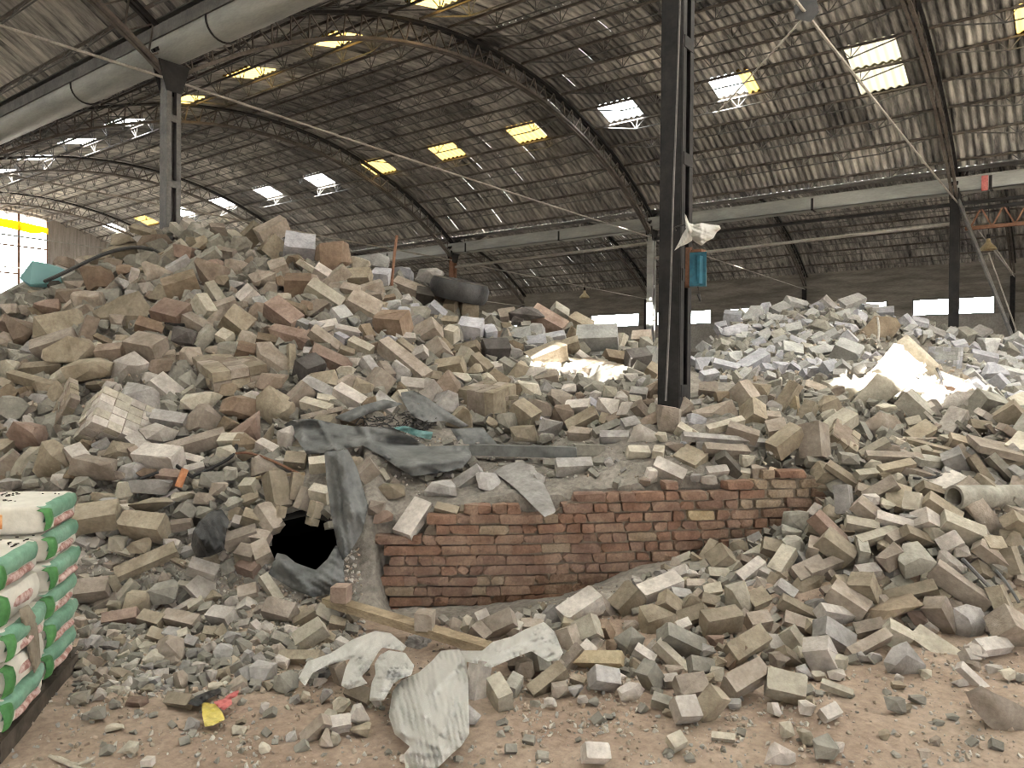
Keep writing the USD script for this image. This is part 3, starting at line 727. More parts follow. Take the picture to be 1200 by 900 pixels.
# the dark stoke hole to its left and the vaulted soot-black space behind it
cav = MB(); A_ = np.linspace(0, math.pi, 9)
for i in range(8):
    q = []
    for D_, k_ in ((5.26, 1.0), (7.2, .9)):
        c0 = at(357, 650, D_); c0[2] = .22
        for a_ in (A_[i], A_[i + 1]):
            q.append(c0 + _rt * math.cos(a_) * .36 + np.array([0, 0, math.sin(a_) * .42]))
    cav.add(q, [[0, 1, 3, 2]])
c0, c1 = at(357, 650, 5.0), at(357, 650, 7.2); c0[2] = c1[2] = .1
e = _rt * .40
cav.add([c0 - e, c0 + e, c1 + e, c1 - e, c1 - e + [0, 0, .9], c1 + e + [0, 0, .9]], [[0, 1, 2, 3], [3, 2, 5, 4]])
cav.add([c0 + e + _fw * .3, c1 + e, c1 + e + [0, 0, .3], c0 + e + _fw * .3 + [0, 0, .3]], [[0, 1, 2, 3]]); cav.add([c0 - e + _fw * .3, c1 - e, c1 - e + [0, 0, .3], c0 - e + _fw * .3 + [0, 0, .3]], [[0, 1, 2, 3]])
solid('stoke_hole', cav.mesh(), M_soot, 'soot-black hollow of the kiln behind the hole left of the brick wall', 'kiln opening')

# ------------------------------------------------------------------ the stones, one by one
TRACE = '''
T 0 225 4
O 670 182 130 42 -5;O 845 190 125 48 25;R 580 222 120 64 0;O 580 275 130 62 -8;R 725 235 140 66 -5;O 810 285 140 70 -38 p;R 700 318 110 64 0;O 960 212 95 70 10;R 1030 182 84 66 10;R 935 238 84 60 -30;O 1050 285 105 52 5;R 870 285 110 64 10 r;O 960 315 150 64 -35;O 840 345 115 62 -25;R 715 360 110 44 -10
R 985 388 150 118 15;O 850 440 162 118 -8 b;R 462 405 154 118 -10 r;O 540 432 104 46 -40;O 622 410 105 48 -78 p;R 428 508 160 92 10;R 318 492 114 74 0;R 232 545 146 94 -5 r;R 348 440 84 52 0;R 308 340 112 70 10;O 442 318 150 46 0;R 540 338 84 54 0;R 592 366 74 52 0 r
P 430 560 560 490 650 462 740 585 700 600 655 640 605 690 500 660 450 610 / 590 578 55 470 590 30 630 480 10 t | largest tan broken block on the upper left mound, its underside deep in shade
O 415 642 122 78 -68 b;O 702 636 126 74 35 r;O 692 738 168 152 3 t | squarish tan block standing in the mound below the largest broken block;O 805 576 158 136 5 r;O 955 540 118 84 45 p;O 925 622 134 76 25;O 1010 482 134 66 30 p;O 1112 615 135 136 50 t | big pale block leaning on the mound left of the embedded brick chunk;O 1165 488 90 96 -40 p;O 960 682 116 72 -40;O 1055 682 76 76 10 p;R 868 684 116 96 10 d;R 274 626 206 122 -15;R 100 662 126 116 20
O 256 712 196 108 -12 t;R 342 746 198 126 -5;R 412 836 216 122 -10;O 515 752 122 84 0;O 500 700 134 34 0;O 206 826 166 64 3;O 130 882 196 56 5;R 40 832 96 96 20 p;R 118 792 104 64 0
P 515 895 532 790 630 745 702 800 690 850 650 890 590 905 / 600 812 50 650 815 45 p | pale angular block with a pointed top left of the embedded brick chunk
O 1150 748 96 84 30;O 90 470 210 72 -25 g;R 190 565 90 60 0;R 40 560 100 70 0;R 340 600 80 50 0;R 30 690 70 70 0;R 560 600 60 60 0;R 760 300 70 40 0;R 1010 340 80 50 0 r;R 1110 440 70 50 0;R 1040 420 80 60 0;R 900 240 60 50 0;R 1130 250 90 80 0;R 1100 200 70 60 0 p;R 260 440 60 44 0 d;R 500 410 60 50 0;R 690 455 80 60 0 p;R 590 540 90 60 0;R 480 620 60 50 0;R 570 690 60 40 0;R 1000 740 70 40 0;R 800 640 70 40 0 d;R 60 760 70 50 0
T 300 225 4
O 78 180 154 98 -15 t;O 205 260 160 136 28 b | grey block with a bright top near the crest of the mound;R 362 310 156 126 -20;R 565 332 124 86 -20 b | white-topped block on the crest of the mound beside the thin rebar;R 690 388 94 66 10 b;R 812 395 132 74 0 g;O 590 397 94 84 0 b;O 474 398 134 84 -10 t;O 376 402 134 76 -35;O 312 385 84 74 40 p;R 240 352 86 64 0 p;O 108 358 96 96 -10;R 42 402 106 86 0;O 194 440 136 116 10 r | dark reddish cube-like block below the crest
O 322 485 176 84 38 p;O 445 466 86 74 5;O 540 454 114 66 -10;O 560 490 74 44 -10;O 622 465 54 44 0 r;O 622 500 64 36 0 r;O 715 448 146 68 15;O 790 490 86 84 20 d;O 855 482 74 66 20 t;R 690 508 86 66 0 g;O 845 558 94 66 50 b;R 770 565 96 64 0;O 915 535 60 104 0 t;O 992 530 100 114 3 t;O 890 604 116 48 -2 t
O 1008 642 116 108 2 b | white-topped brick chunk at the right shoulder of the left mound;O 1095 662 72 84 3 b;O 500 548 156 136 35 t | big tan block with a rough end in the middle of the mound;O 395 580 84 96 40 b;R 455 608 64 44 0 b;O 642 622 172 136 -10 r | big reddish brown slab face in the middle of the mound;O 752 622 84 84 -40;O 810 660 116 116 -40 t;O 915 668 76 84 5 p;O 985 734 124 56 -35 t;O 700 684 94 54 20 p;O 702 728 94 54 25;R 625 698 74 52 0 b;O 490 732 116 76 20 p;O 448 656 154 50 25 p;O 520 660 84 64 40
O 340 632 94 66 5 p;O 286 634 74 56 5 g;O 215 618 94 56 15 b;O 130 578 176 116 25 r;R 182 548 134 64 20;P 55 640 90 615 190 640 250 650 290 700 280 740 210 745 140 720 80 700 / 180 675 45 120 660 40 r | dark lumpy reddish boulder with a hollow under it;O 332 698 176 66 50 t;O 348 792 196 92 42 r;P 0 705 70 700 150 780 170 860 130 895 0 895 / 70 790 50 20 760 40 t;O 250 830 126 134 20 d;R 70 888 156 86 -10;R 300 885 176 86 -10;O 166 792 152 44 60 t;O 400 688 66 54 20 b;O 422 752 76 54 30
O 696 796 276 92 18 t;O 605 838 94 64 40;O 540 832 134 66 35;O 765 758 84 64 -40 p;O 850 750 106 116 -50 t;O 912 824 136 96 -20 t;O 980 770 86 74 -50 p;O 1055 812 116 76 25 t;O 1120 745 136 116 15 d | pale block with an orange lit side at the edge of the sunlit patch;O 1172 822 84 76 20;O 880 728 76 66 40;R 470 800 66 46 0 p;R 380 640 50 36 0 d;R 560 570 70 50 0;R 600 560 60 44 0 b;R 640 530 70 50 0 b;R 470 700 60 50 0 r;R 560 720 60 40 0;R 530 690 56 40 0;R 240 540 70 60 0 r;R 180 330 90 60 0;R 30 340 80 60 0;R 130 420 60 50 0 r;R 60 450 80 60 0;R 20 520 70 60 0 b;R 90 540 70 40 0 p;R 740 540 60 40 0 b;R 690 560 70 46 0 b;R 850 640 60 40 0;R 420 840 90 50 0 p;R 480 880 80 40 0;R 880 880 100 40 0 p;R 960 870 100 50 0 p
T 600 225 4
O 162 612 176 116 25 r | dark brown slab leaning near the left end of the lit windows;O 320 622 116 86 10 t;R 40 662 96 66 0 b;R 120 650 74 64 0 b;R 30 600 80 50 0 d;R 70 572 164 60 -5 d | dark greenish bundle on top of the heap left of the lit windows;O 400 690 196 140 -8 b | pale two-layer slab chunk just below the lit windows;O 505 708 96 62 -60 p;O 190 690 124 66 -20 b;O 160 768 194 106 -8 t | yellow-lit block face above the sunlit stones;O 272 720 94 74 -20 t;O 590 792 116 116 3 d;O 650 770 94 74 -40 b;O 655 850 74 94 20 t;R 30 840 80 100 20 t;R 110 850 104 64 0 p;R 200 830 64 64 0 p;R 250 852 54 64 0 p;R 300 882 84 54 0 p;R 160 700 70 50 0 g;R 90 740 60 50 0;R 20 760 60 60 0 g;R 60 800 60 50 0;R 560 720 60 50 0;R 700 850 60 60 0
O 1130 582 106 66 -35 b;R 1180 545 64 54 0 b;R 1040 650 124 64 -5 b;R 1050 778 76 66 0 b;O 1130 800 164 76 -15 b;O 1000 830 124 76 5 b;R 900 812 84 74 0 b
T 900 225 4
O 132 532 126 66 25 b | white block on the skyline of the far grey mound by the short post;O 390 520 134 66 0 b;P 400 700 430 655 500 580 600 590 625 625 610 650 540 740 480 750 420 725 / 500 690 40 560 630 30 b | large brown-ended slab slanting on the far grey mound;O 365 760 136 128 8 b;O 110 750 96 92 5 b;O 240 752 116 64 10 b;O 290 832 84 86 5 b;O 1010 780 116 66 5 b;R 1035 720 96 72 0 b;O 570 790 164 64 -35 p;R 1050 840 116 84 0 b;O 1130 850 124 64 10 b;R 1120 790 90 50 0 b
T 0 450 4
R 50 122 116 118 10 g;R 128 244 146 136 0 r;P 150 408 195 270 250 258 300 285 335 400 290 432 180 440 / 245 340 55 210 300 30 290 320 30 t | rounded square block left of the leaning brick stack;P 0 450 60 370 140 295 188 292 155 445 / 120 350 25 90 420 30 p | pale slab leaning at the left edge above the paper sacks;R 30 292 124 86 -10 t;O 40 370 116 84 -35 t;R 452 396 206 116 5;R 660 72 206 146 15 g | rough grey boulder right of the leaning brick stack;O 792 170 156 86 15 g;R 942 84 180 86 -5 p;P 808 252 850 180 930 95 975 88 1062 175 1050 242 900 240 / 960 120 55 930 200 60 t | pyramid-shaped pale block on the left slope
R 1120 112 140 110 0 r;R 730 232 156 86 10 p;R 665 168 116 94 20 g;O 920 280 256 84 -3 t | long flat brown slab lying level on the left slope;O 1090 270 114 84 -8 p;R 1150 205 124 150 0 r;O 746 352 220 130 -2 p | pale squared block with a bright top at the foot of the left slope;O 905 355 114 48 -3 p;O 912 400 94 54 0 p;O 800 440 116 76 0 r;R 992 450 116 76 0;R 1068 330 96 86 0 p;R 1130 392 86 56 0;R 702 482 206 80 0 g;R 590 500 76 86 0 p;R 710 574 196 78 -5 t;R 480 530 126 46 0 t
O 460 622 196 136 0 t;O 680 668 206 146 0 t;O 865 600 86 86 60;O 850 660 96 56 0;R 550 745 86 66 0 p;R 662 755 106 76 0 t;O 575 786 106 34 -5 p;O 690 834 256 76 0 t;O 820 825 116 30 5 t;R 812 750 76 56 0 p;O 1130 722 156 86 -5 t;O 1160 800 106 96 0 t;O 1165 862 106 76 0 r;O 1180 632 96 86 30 t;O 1172 480 86 76 -15 p;R 280 456 66 66 0;R 390 460 106 56 0;O 950 872 136 86 30 p;R 40 470 120 50 0 g;R 150 470 90 44 0;R 560 430 70 50 0;R 690 420 80 50 0 r;R 860 530 100 50 0;R 960 540 90 60 0;R 1030 490 80 60 0;R 1080 420 80 60 0;R 1100 560 70 60 0 g;R 400 540 60 40 0;R 510 560 80 50 0;R 930 470 60 50 0;R 330 420 60 50 0;R 400 500 80 44 0
T 300 450 4
P 0 60 60 5 180 72 192 130 160 205 110 228 0 135 / 150 118 45 110 140 50 60 60 20 t | big tan block with a dark right end above the grey tarpaulin;O 300 32 176 84 15 g;O 442 66 164 84 15 p;O 285 106 156 62 0 p;O 330 76 94 54 20 p;O 310 146 184 42 0 t;O 210 55 124 100 -40 t;R 40 250 76 124 0 t;O 50 300 96 64 20 p;R 150 250 90 110 0 p;O 292 378 96 80 5 p;O 98 500 178 112 92 t | tall brick face standing on end left of the stoke hole;O 112 600 64 58 80 t;O 186 482 130 64 -75 t;O 226 536 110 72 -60 t;O 300 518 96 86 5 p;O 272 606 112 64 -70 t | brick hanging over the upper edge of the stoke hole;O 350 662 44 64 60 r;O 335 600 54 44 50 r
O 58 632 154 86 40 t;O 20 716 96 66 0 t;O 30 790 106 116 0 t;O 520 406 96 96 -35 t;O 600 430 64 36 30 p
B 735 692 648 668 822 558 740 728 p | pale plank-like brick leaning on the left end of the brick wall
R 870 488 146 76 5 g;O 1000 442 136 74 -40 g;R 1085 462 116 92 10 g;O 895 592 112 60 5 t;O 1032 606 146 60 0 t;R 560 580 90 70 0;R 460 370 80 60 0;R 640 500 120 70 0;R 600 620 90 60 0
T 600 450 4
O 60 142 136 116 20 t;R 80 30 126 76 10;R 130 116 116 76 15;R 222 82 126 106 20 t;R 265 24 70 50 0 p;R 390 60 56 60 0 p;R 460 40 70 64 0 p;O 310 112 126 76 -20 p;O 330 172 156 76 -35 t;R 450 112 106 96 0 p;R 180 202 116 86 0 g;R 60 232 136 76 0 t;R 165 256 66 54 0;O 445 212 134 54 -5 g;O 320 236 116 64 -10;O 480 250 136 66 -8 g;P 540 272 570 200 600 185 730 255 722 300 640 325 545 300 / 640 250 35 600 240 30 p | big flat pale slab in front of the tall dark column;O 545 130 86 86 -50 p;O 612 132 112 66 60 t;O 670 126 66 64 -50 p;O 590 322 106 66 10 p;O 685 326 66 76 0 p;R 735 170 110 140 0 t;R 800 84 86 66 0 p;O 765 135 164 100 -30 t
P 840 125 1030 72 1062 140 1050 165 870 194 / 940 135 35 850 140 10 t | long pinkish-tan slab face right of the tall dark column;O 1000 196 176 54 -8 p;O 1080 230 146 74 10 t;O 920 30 96 76 -10 t;O 1080 50 116 124 40 t;O 1130 140 104 134 40 t;R 1160 40 96 86 0
B 838 374 752 332 912 322 848 428 t | tan block tilted on one corner on the brick wall's right half
O 735 408 156 86 8 p | flat pale brick lying above the red wall;R 650 430 66 76 0 p;R 740 470 76 44 0 p;R 620 460 54 54 0 t;O 290 386 166 84 3 g | single grey brick lying on the dusty kiln top;O 490 466 38 44 0 t;O 815 230 104 66 20 p;O 1010 262 424 44 18 g | long grey stone lintel slanting across the rubble;O 1000 312 216 64 15 t;O 1020 385 154 70 55 d | brick with a dark side standing on end on the rubble above the wall;O 960 410 106 54 5;O 1085 420 64 54 0 p;R 1160 420 96 76 10 t;R 1100 360 64 54 0 p;R 900 300 90 60 0;R 760 300 80 60 0 t;R 700 250 60 50 0 p;R 860 440 60 40 0;R 920 450 80 44 0
O 925 790 116 66 -35 t;O 982 820 116 110 -50 t;P 1070 800 1160 750 1200 740 1200 830 1140 835 / 1130 790 20 1180 800 30 p;O 1120 872 146 66 -15 p;R 1060 760 86 56 0;R 890 880 56 36 0 p;R 840 890 60 40 0
T 900 450 4
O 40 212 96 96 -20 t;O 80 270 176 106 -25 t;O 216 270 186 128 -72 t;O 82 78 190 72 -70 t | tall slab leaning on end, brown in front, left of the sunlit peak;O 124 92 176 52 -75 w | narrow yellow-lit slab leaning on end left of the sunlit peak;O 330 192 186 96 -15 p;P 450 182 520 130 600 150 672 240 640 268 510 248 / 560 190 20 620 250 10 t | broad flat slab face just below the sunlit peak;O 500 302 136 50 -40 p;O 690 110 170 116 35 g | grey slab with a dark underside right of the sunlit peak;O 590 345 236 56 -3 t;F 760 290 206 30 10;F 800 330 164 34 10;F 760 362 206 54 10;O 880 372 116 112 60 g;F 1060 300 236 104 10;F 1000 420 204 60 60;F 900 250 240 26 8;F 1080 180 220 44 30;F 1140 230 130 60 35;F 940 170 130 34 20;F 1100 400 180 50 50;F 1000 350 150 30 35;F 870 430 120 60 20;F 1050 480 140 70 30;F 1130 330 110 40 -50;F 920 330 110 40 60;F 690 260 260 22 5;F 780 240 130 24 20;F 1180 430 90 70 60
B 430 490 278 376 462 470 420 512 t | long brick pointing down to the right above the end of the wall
O 265 420 106 96 30 t
B 632 585 522 548 695 490 626 612 t | big clean brick with a red-brown underside right of the wall's end
O 530 500 156 76 -50 t;O 460 422 116 46 10 p;O 600 392 186 56 0 t;O 682 560 106 106 -50 p;O 355 545 144 94 -70 g;O 470 602 146 86 25 t;O 290 690 196 86 30 r | red-brown brick jutting out under the long pointing brick;O 590 645 156 66 -3 p;O 510 714 206 64 -3 p;O 440 662 146 66 0;O 612 712 126 66 0 t;O 710 720 196 66 40 t;O 740 640 116 106 50;O 765 500 126 66 30 t;O 812 592 176 96 25 t;P 915 575 960 530 1000 525 1130 690 1120 720 1070 715 980 650 / 1010 610 20 940 580 20 t | broad flat slab lying at the right below the clay pipe;O 1172 660 136 96 40 t
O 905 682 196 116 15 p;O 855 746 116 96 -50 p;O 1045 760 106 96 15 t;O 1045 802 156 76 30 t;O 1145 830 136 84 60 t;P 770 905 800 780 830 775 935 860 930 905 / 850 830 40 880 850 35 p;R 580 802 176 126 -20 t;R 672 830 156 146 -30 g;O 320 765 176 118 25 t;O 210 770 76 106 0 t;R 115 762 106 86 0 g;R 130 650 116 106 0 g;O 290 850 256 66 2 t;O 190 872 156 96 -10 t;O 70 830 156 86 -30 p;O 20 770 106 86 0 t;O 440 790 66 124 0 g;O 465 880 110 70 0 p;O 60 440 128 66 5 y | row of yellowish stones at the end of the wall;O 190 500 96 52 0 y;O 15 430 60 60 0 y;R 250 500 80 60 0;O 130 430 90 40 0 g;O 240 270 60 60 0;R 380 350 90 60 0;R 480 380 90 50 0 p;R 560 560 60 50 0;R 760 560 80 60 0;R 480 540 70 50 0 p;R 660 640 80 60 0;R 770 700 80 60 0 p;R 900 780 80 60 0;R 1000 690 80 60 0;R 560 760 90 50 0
T 0 675 4
O 440 66 154 118 5 t | dark brown block right behind the stack of paper sacks;O 535 50 104 64 80 t;O 600 70 106 66 -40 p;R 650 120 112 96 0 t;R 780 74 136 96 -10;O 870 40 66 34 0 p;R 545 135 66 46 0 p;O 500 120 106 46 -25 t;O 850 150 146 36 -15 p;O 730 130 96 36 -30 p;O 920 130 76 46 -20 p;O 566 194 154 74 5 r;O 710 206 114 76 3 t;O 852 206 184 82 -5 t;B 985 115 905 20 1062 30 970 135 p | pale block tilted towards the viewer in the small rubble left of the plank;O 1040 190 134 96 -10 p;O 1165 82 96 86 0 t;R 800 340 134 104 10 t;R 680 295 76 36 0 p;R 640 390 66 56 0;O 450 406 94 54 0 b | small white squared stone right of the paper sacks;R 1140 325 86 66 0 g;R 1050 360 86 76 0 g;O 1140 470 76 72 45 g;R 1060 490 66 46 0 p;R 990 470 56 66 0 p;R 840 490 76 84 -40 t;O 840 582 136 66 -15 t;R 460 640 76 52 0 p;R 540 710 74 34 0 p;R 600 806 84 50 0 p;R 430 530 60 44 0;R 540 540 70 40 0 p;R 650 510 70 60 0;R 380 570 80 60 0;R 640 590 90 40 0 r;R 760 420 70 50 0;R 700 430 60 44 0;R 910 360 70 60 0;R 980 330 60 50 0 p;R 930 430 60 50 0 p;R 870 420 60 44 0;R 560 450 90 50 0;R 470 460 70 50 0;R 690 330 70 44 0 p;R 1010 520 70 40 0 p;R 1090 290 80 60 0;R 1160 380 60 60 0;R 540 600 50 40 0;R 720 650 40 26 0 p;R 650 640 44 24 0 p;R 900 740 46 34 0 p;R 410 655 44 30 0 p;R 690 870 60 40 0 p;R 470 560 60 40 0;R 600 480 50 40 0
T 300 675 4
O 70 60 144 64 35 p;O 115 166 154 116 0 t;O 232 200 112 66 -20 t;O 326 182 116 86 45 p;O 255 276 154 108 -22 p | pale brick with a bright top left of the wooden plank;O 212 382 222 66 -25 t;R 140 486 104 96 0 g;R 36 452 112 94 0 g;O 396 460 124 76 88 t;O 482 552 134 84 -3 t;R 300 502 64 44 0 p;R 400 600 84 56 0 p;O 396 692 102 86 5 p;R 486 652 92 94 -20 p;O 280 722 154 76 -50 t;R 42 806 54 44 0 p;R 332 762 64 72 0 t;O 1036 495 194 108 85 p | pale broken brick standing on end right of the white plastic sheet;O 1142 552 122 166 0 p;O 1132 230 176 108 -32 t | tan brick tilted up at the right of the white plastic sheet;R 210 300 60 40 0 p;R 370 760 50 50 0 p;R 560 590 60 40 0 p;R 490 720 90 50 0;R 100 340 70 44 0;R 30 290 70 60 0;R 60 350 60 40 0;R 260 480 60 50 0;R 330 560 60 60 0;R 620 830 40 30 0 p;R 700 860 50 40 0 p;R 1010 650 90 80 0;R 1150 740 40 30 0 p;R 1180 720 30 30 0 p;R 40 620 40 50 0;R 590 620 30 20 0 p;R 840 640 60 50 0;R 350 650 60 40 0
T 600 675 4
O 325 155 212 132 -15 p | wide pale brick lying against the foot of the red wall;P 290 82 370 40 430 110 555 215 480 275 440 200 / 430 150 25 500 230 25 t;O 695 56 214 94 -5 p;O 540 112 144 124 -40 t;O 355 252 136 132 -50 p;O 435 256 106 74 80 r;O 266 290 112 104 60 t;P 475 290 560 235 625 290 600 340 580 400 520 385 / 560 290 35 540 340 35 g;P 595 140 660 128 770 180 772 222 720 300 620 345 590 205 / 680 205 45 640 220 45 t | big upright block with a broken brown lower half at the foot of the wall;O 740 130 116 94 50 t;O 850 186 146 86 -45 t;O 802 230 76 56 0 p
O 978 212 192 122 2 t | clean rectangular brick face set square in the right heap;R 1060 86 136 146 0 p;O 1156 216 112 94 0 t;O 1150 110 112 96 0 t;O 1100 326 214 126 0 t;O 1046 380 136 66 -25 r;O 1096 486 214 138 0 t | widest rectangular brick face low in the right heap;O 796 310 224 120 35 g;O 746 380 176 66 28 p;O 620 370 106 66 15 p;O 650 470 144 112 85 g | dusty block standing on end in the middle of the front heap;O 390 390 244 86 -28 y | bright tan slab slanting up to the right in the front heap;O 286 386 134 76 -35 t;O 122 392 124 114 60 g;O 168 492 194 96 -20 t;O 886 422 126 86 25 g;O 840 520 156 116 5 t;O 815 625 132 126 15 p | whitish broken block at the front edge of the heap;O 930 600 156 114 -60 t;O 430 482 136 116 30 g;R 556 530 116 86 -20 p;R 492 490 94 66 0 p;O 742 490 76 64 0 p;O 530 446 54 36 0 p;O 702 590 96 72 0 g;O 310 490 76 46 0 t;O 20 412 76 66 -20 t;O 10 512 86 106 0 g;R 222 530 76 66 0 t;O 770 776 94 76 5 p;O 392 830 124 100 20 p;O 990 755 106 44 -15 p;R 590 320 60 60 0;R 470 330 60 60 0 r;R 700 340 60 50 0 d;R 920 350 80 60 0;R 950 300 80 50 0 r;R 960 460 70 60 0 p;R 560 450 60 40 0;R 260 240 80 90 0 t;R 60 430 90 80 0;R 210 420 70 60 0;R 680 540 60 40 0;R 760 440 80 40 0 t;R 300 540 70 50 0;R 920 480 70 50 0;R 1040 600 70 40 0;R 180 600 60 50 0 p;R 330 580 50 40 0 p;R 380 590 50 36 0 p
T 900 675 4
O 80 516 194 136 -5 p | pale-topped brick lying at the front of the right heap;P 72 92 140 0 160 -10 272 0 200 142 / 160 70 30 190 40 20 t | leaning slab with a grainy face in the right heap;O 155 166 206 76 20 t;O 130 215 116 74 0 t;R 212 246 94 84 0 t;O 340 182 256 78 28 p | long pale brick slanting down to the right in the right heap;O 374 116 196 118 20 t;O 455 62 154 126 80 t;O 650 82 246 76 -40 t | long brick slanting up to the right over dark gaps;R 600 162 234 104 -25 b;O 500 242 176 76 -25 t;O 900 52 264 106 25 t;O 806 180 156 116 72 t;P 858 250 870 150 930 130 1000 150 1025 200 1010 280 930 330 / 940 200 55 960 250 45 g | grey-brown rounded boulder in the right heap;O 1110 160 224 96 60 t;O 1142 242 206 156 40 t;O 120 306 126 96 42 p;O 100 382 136 66 50 t;R 50 392 86 76 0 t;O 245 365 136 144 70 p;R 330 406 106 76 20 p;O 310 282 176 126 40 g;O 470 324 224 76 -3 t;O 600 276 116 114 20 p
P 540 400 580 330 650 305 740 420 735 465 640 475 560 455 / 650 370 40 600 420 40 g | pale rounded boulder at the right foot of the heap
B 800 384 672 292 882 340 808 432 p | pale squared block tilted at the right foot of the heap
O 1050 330 194 76 15 p;R 976 345 76 74 0 p;P 925 547 1000 515 1215 622 1215 740 1180 755 1090 745 1030 700 960 620 / 1010 550 15 1100 640 35 t | large slab half buried at the lower right corner;O 960 480 164 54 35 p;P -20 880 5 800 30 775 130 830 130 870 60 905 / 60 830 20 20 850 20 p | flat slab lying in the earth at the bottom right of the middle;R 270 806 116 94 0 g;R 590 600 86 74 0 g;O 290 640 104 72 5 p;R 180 752 66 66 0 p;R 92 722 66 66 0 p;O 322 530 134 46 0 p;R 640 620 60 40 0;R 700 580 70 40 0;R 1060 440 70 44 0 p;R 1120 460 70 50 0 p;R 1180 470 50 40 0;R 960 420 60 44 0;R 440 380 60 50 0;R 500 380 50 40 0;R 740 460 50 40 0 p;R 610 480 50 40 0 p;R 180 620 80 60 0 p;R 30 620 60 60 0;R 240 470 70 40 0 p;R 330 800 50 50 0 p;R 860 660 60 30 0;R 800 690 50 30 0;R 320 460 80 40 0 p;R 170 450 70 60 0 g;R 560 250 70 40 0 r;R 700 200 80 60 0 r
T 960 370 5.4545
P 495 165 560 118 640 190 775 320 770 425 735 430 690 370 620 300 520 215 / 600 190 30 700 300 30 p | tilted slab at the very top of the sunlit peak
P 330 350 480 215 560 225 690 350 640 385 560 400 430 360 / 500 280 25 600 350 25 p | broad sunlit slab under the top of the sunlit peak
P 160 600 270 520 370 365 470 355 590 410 540 470 420 520 300 645 250 690 200 650 / 380 430 30 280 590 20 p | long sunlit slab slanting down the left side of the sunlit peak
P 118 485 330 385 360 395 280 530 170 535 / 250 450 20 300 430 20 p | yellowish slab at the left of the sunlit peak
P 765 350 860 390 970 420 960 450 860 430 800 410 / 860 405 20 900 420 20 p
P 770 640 800 520 880 480 990 490 1035 600 980 640 880 670 / 880 560 30 960 580 30 p | round pale block at the right of the sunlit peak, half in sun
R 840 450 110 60 20 r;R 920 480 80 60 20 r;R 620 470 160 80 10 p;R 720 480 120 100 20 p;R 560 520 100 60 30 p;R 60 640 130 70 -25 p;R 430 600 120 80 0 p;R 730 570 90 60 30 p
'''
VIEW = np.stack([RGT, UPV, -FWD])                  # rows: right, up, towards the eye
TONE = dict(t='tan', p='pale', b='brown', g='grey', r='red', d='dark', a='blue', y='gold', w='gold')  # w: yellow light put into the stone colour
WORD = dict(tan='tan', pale='pale', brown='brown', grey='grey', red='reddish', dark='dark', blue='ash-grey', gold='yellowish')


def roughen(h, size, r, px):
    """break up a hull's flat faces where the stone shows large"""
    if px > 30:
        for _ in range(2 if px > 44 else 1):
            h = h.subdivide()
        v = np.array(h.vertices); n = np.array(h.vertex_normals)
        sd = int(r.integers(0, 999))
        d = (meshkit.fbm(v / size * 5.0, 3, sd) - .5) * .035 + np.where(meshkit.noise(v / size * 3.2, sd + 7) > .76, -.018, 0)
        h = trimesh.Trimesh(v + n * d[:, None] * size, h.faces, process=False)
    return h


def block(l, h, k, r, chip=.05):
    """a box with worn edges and a corner or two knocked off, centred, axes x y z"""
    s = np.array([l, h, k]) / 2; m = min(l, h, k); pts = []
    for sg in np.array([(i, j, q) for i in (-1, 1) for j in (-1, 1) for q in (-1, 1)], float):
        jit = r.normal(0, .022, 3) * m
        big = r.random() < .22
        for e in range(3):
            c = m * chip * (r.uniform(2.5, 6) if big else r.uniform(.7, 1.6))
            p = sg * s; p[e] -= sg[e] * c; pts.append(p + jit)
    return trimesh.convex.convex_hull(np.array(pts))


def rock(w, h, d, r, n=15):
    u = r.normal(size=(n, 3)); u /= np.linalg.norm(u, axis=1, keepdims=True)
    u = np.sign(u) * np.abs(u) ** .62
    u *= r.uniform(.88, 1.08, (n, 1))
    m = trimesh.convex.convex_hull(u)
    e = m.vertices.max(0) - m.vertices.min(0)
    m.vertices = (m.vertices - (m.vertices.max(0) + m.vertices.min(0)) / 2) / e * np.array([w, h, d])
    return m


def y_corner(C, A, B, Dn):
    """orthogonal edges whose projections are the three traced edges of a box's near corner (picture axes: right, up, towards the eye)"""
    e = np.array([[p[0] - C[0], -(p[1] - C[1])] for p in (A, B, Dn)], float)
    L = np.linalg.norm(e, axis=1)

    from scipy.spatial.transform import Rotation
    flip = np.array([1, 1, 1.0])

    def un(q):
        return Rotation.from_rotvec(q[:3]).as_matrix() * (np.abs(q[3:6]) * L)[None] * flip[:, None]

    best = None
    for k in range(6):
        flip[2] = 1 - 2 * (k % 2)
        rr_ = np.random.default_rng(k)
        s = least_squares(lambda q: np.concatenate([((un(q)[:2].T - e) / L.max()).ravel(), .5 * np.maximum(0, un(q)[2] / L.max()), .08 * (np.abs(q[3:6]) - 1.15)]), np.concatenate([rr_.normal(0, 1.5, 3), [1.2, 1.2, 1.2]]))
        if best is None or s.cost < best.cost: best, M = s, un(s.x)
    return M.T                                      # rows: the three edges in picture axes


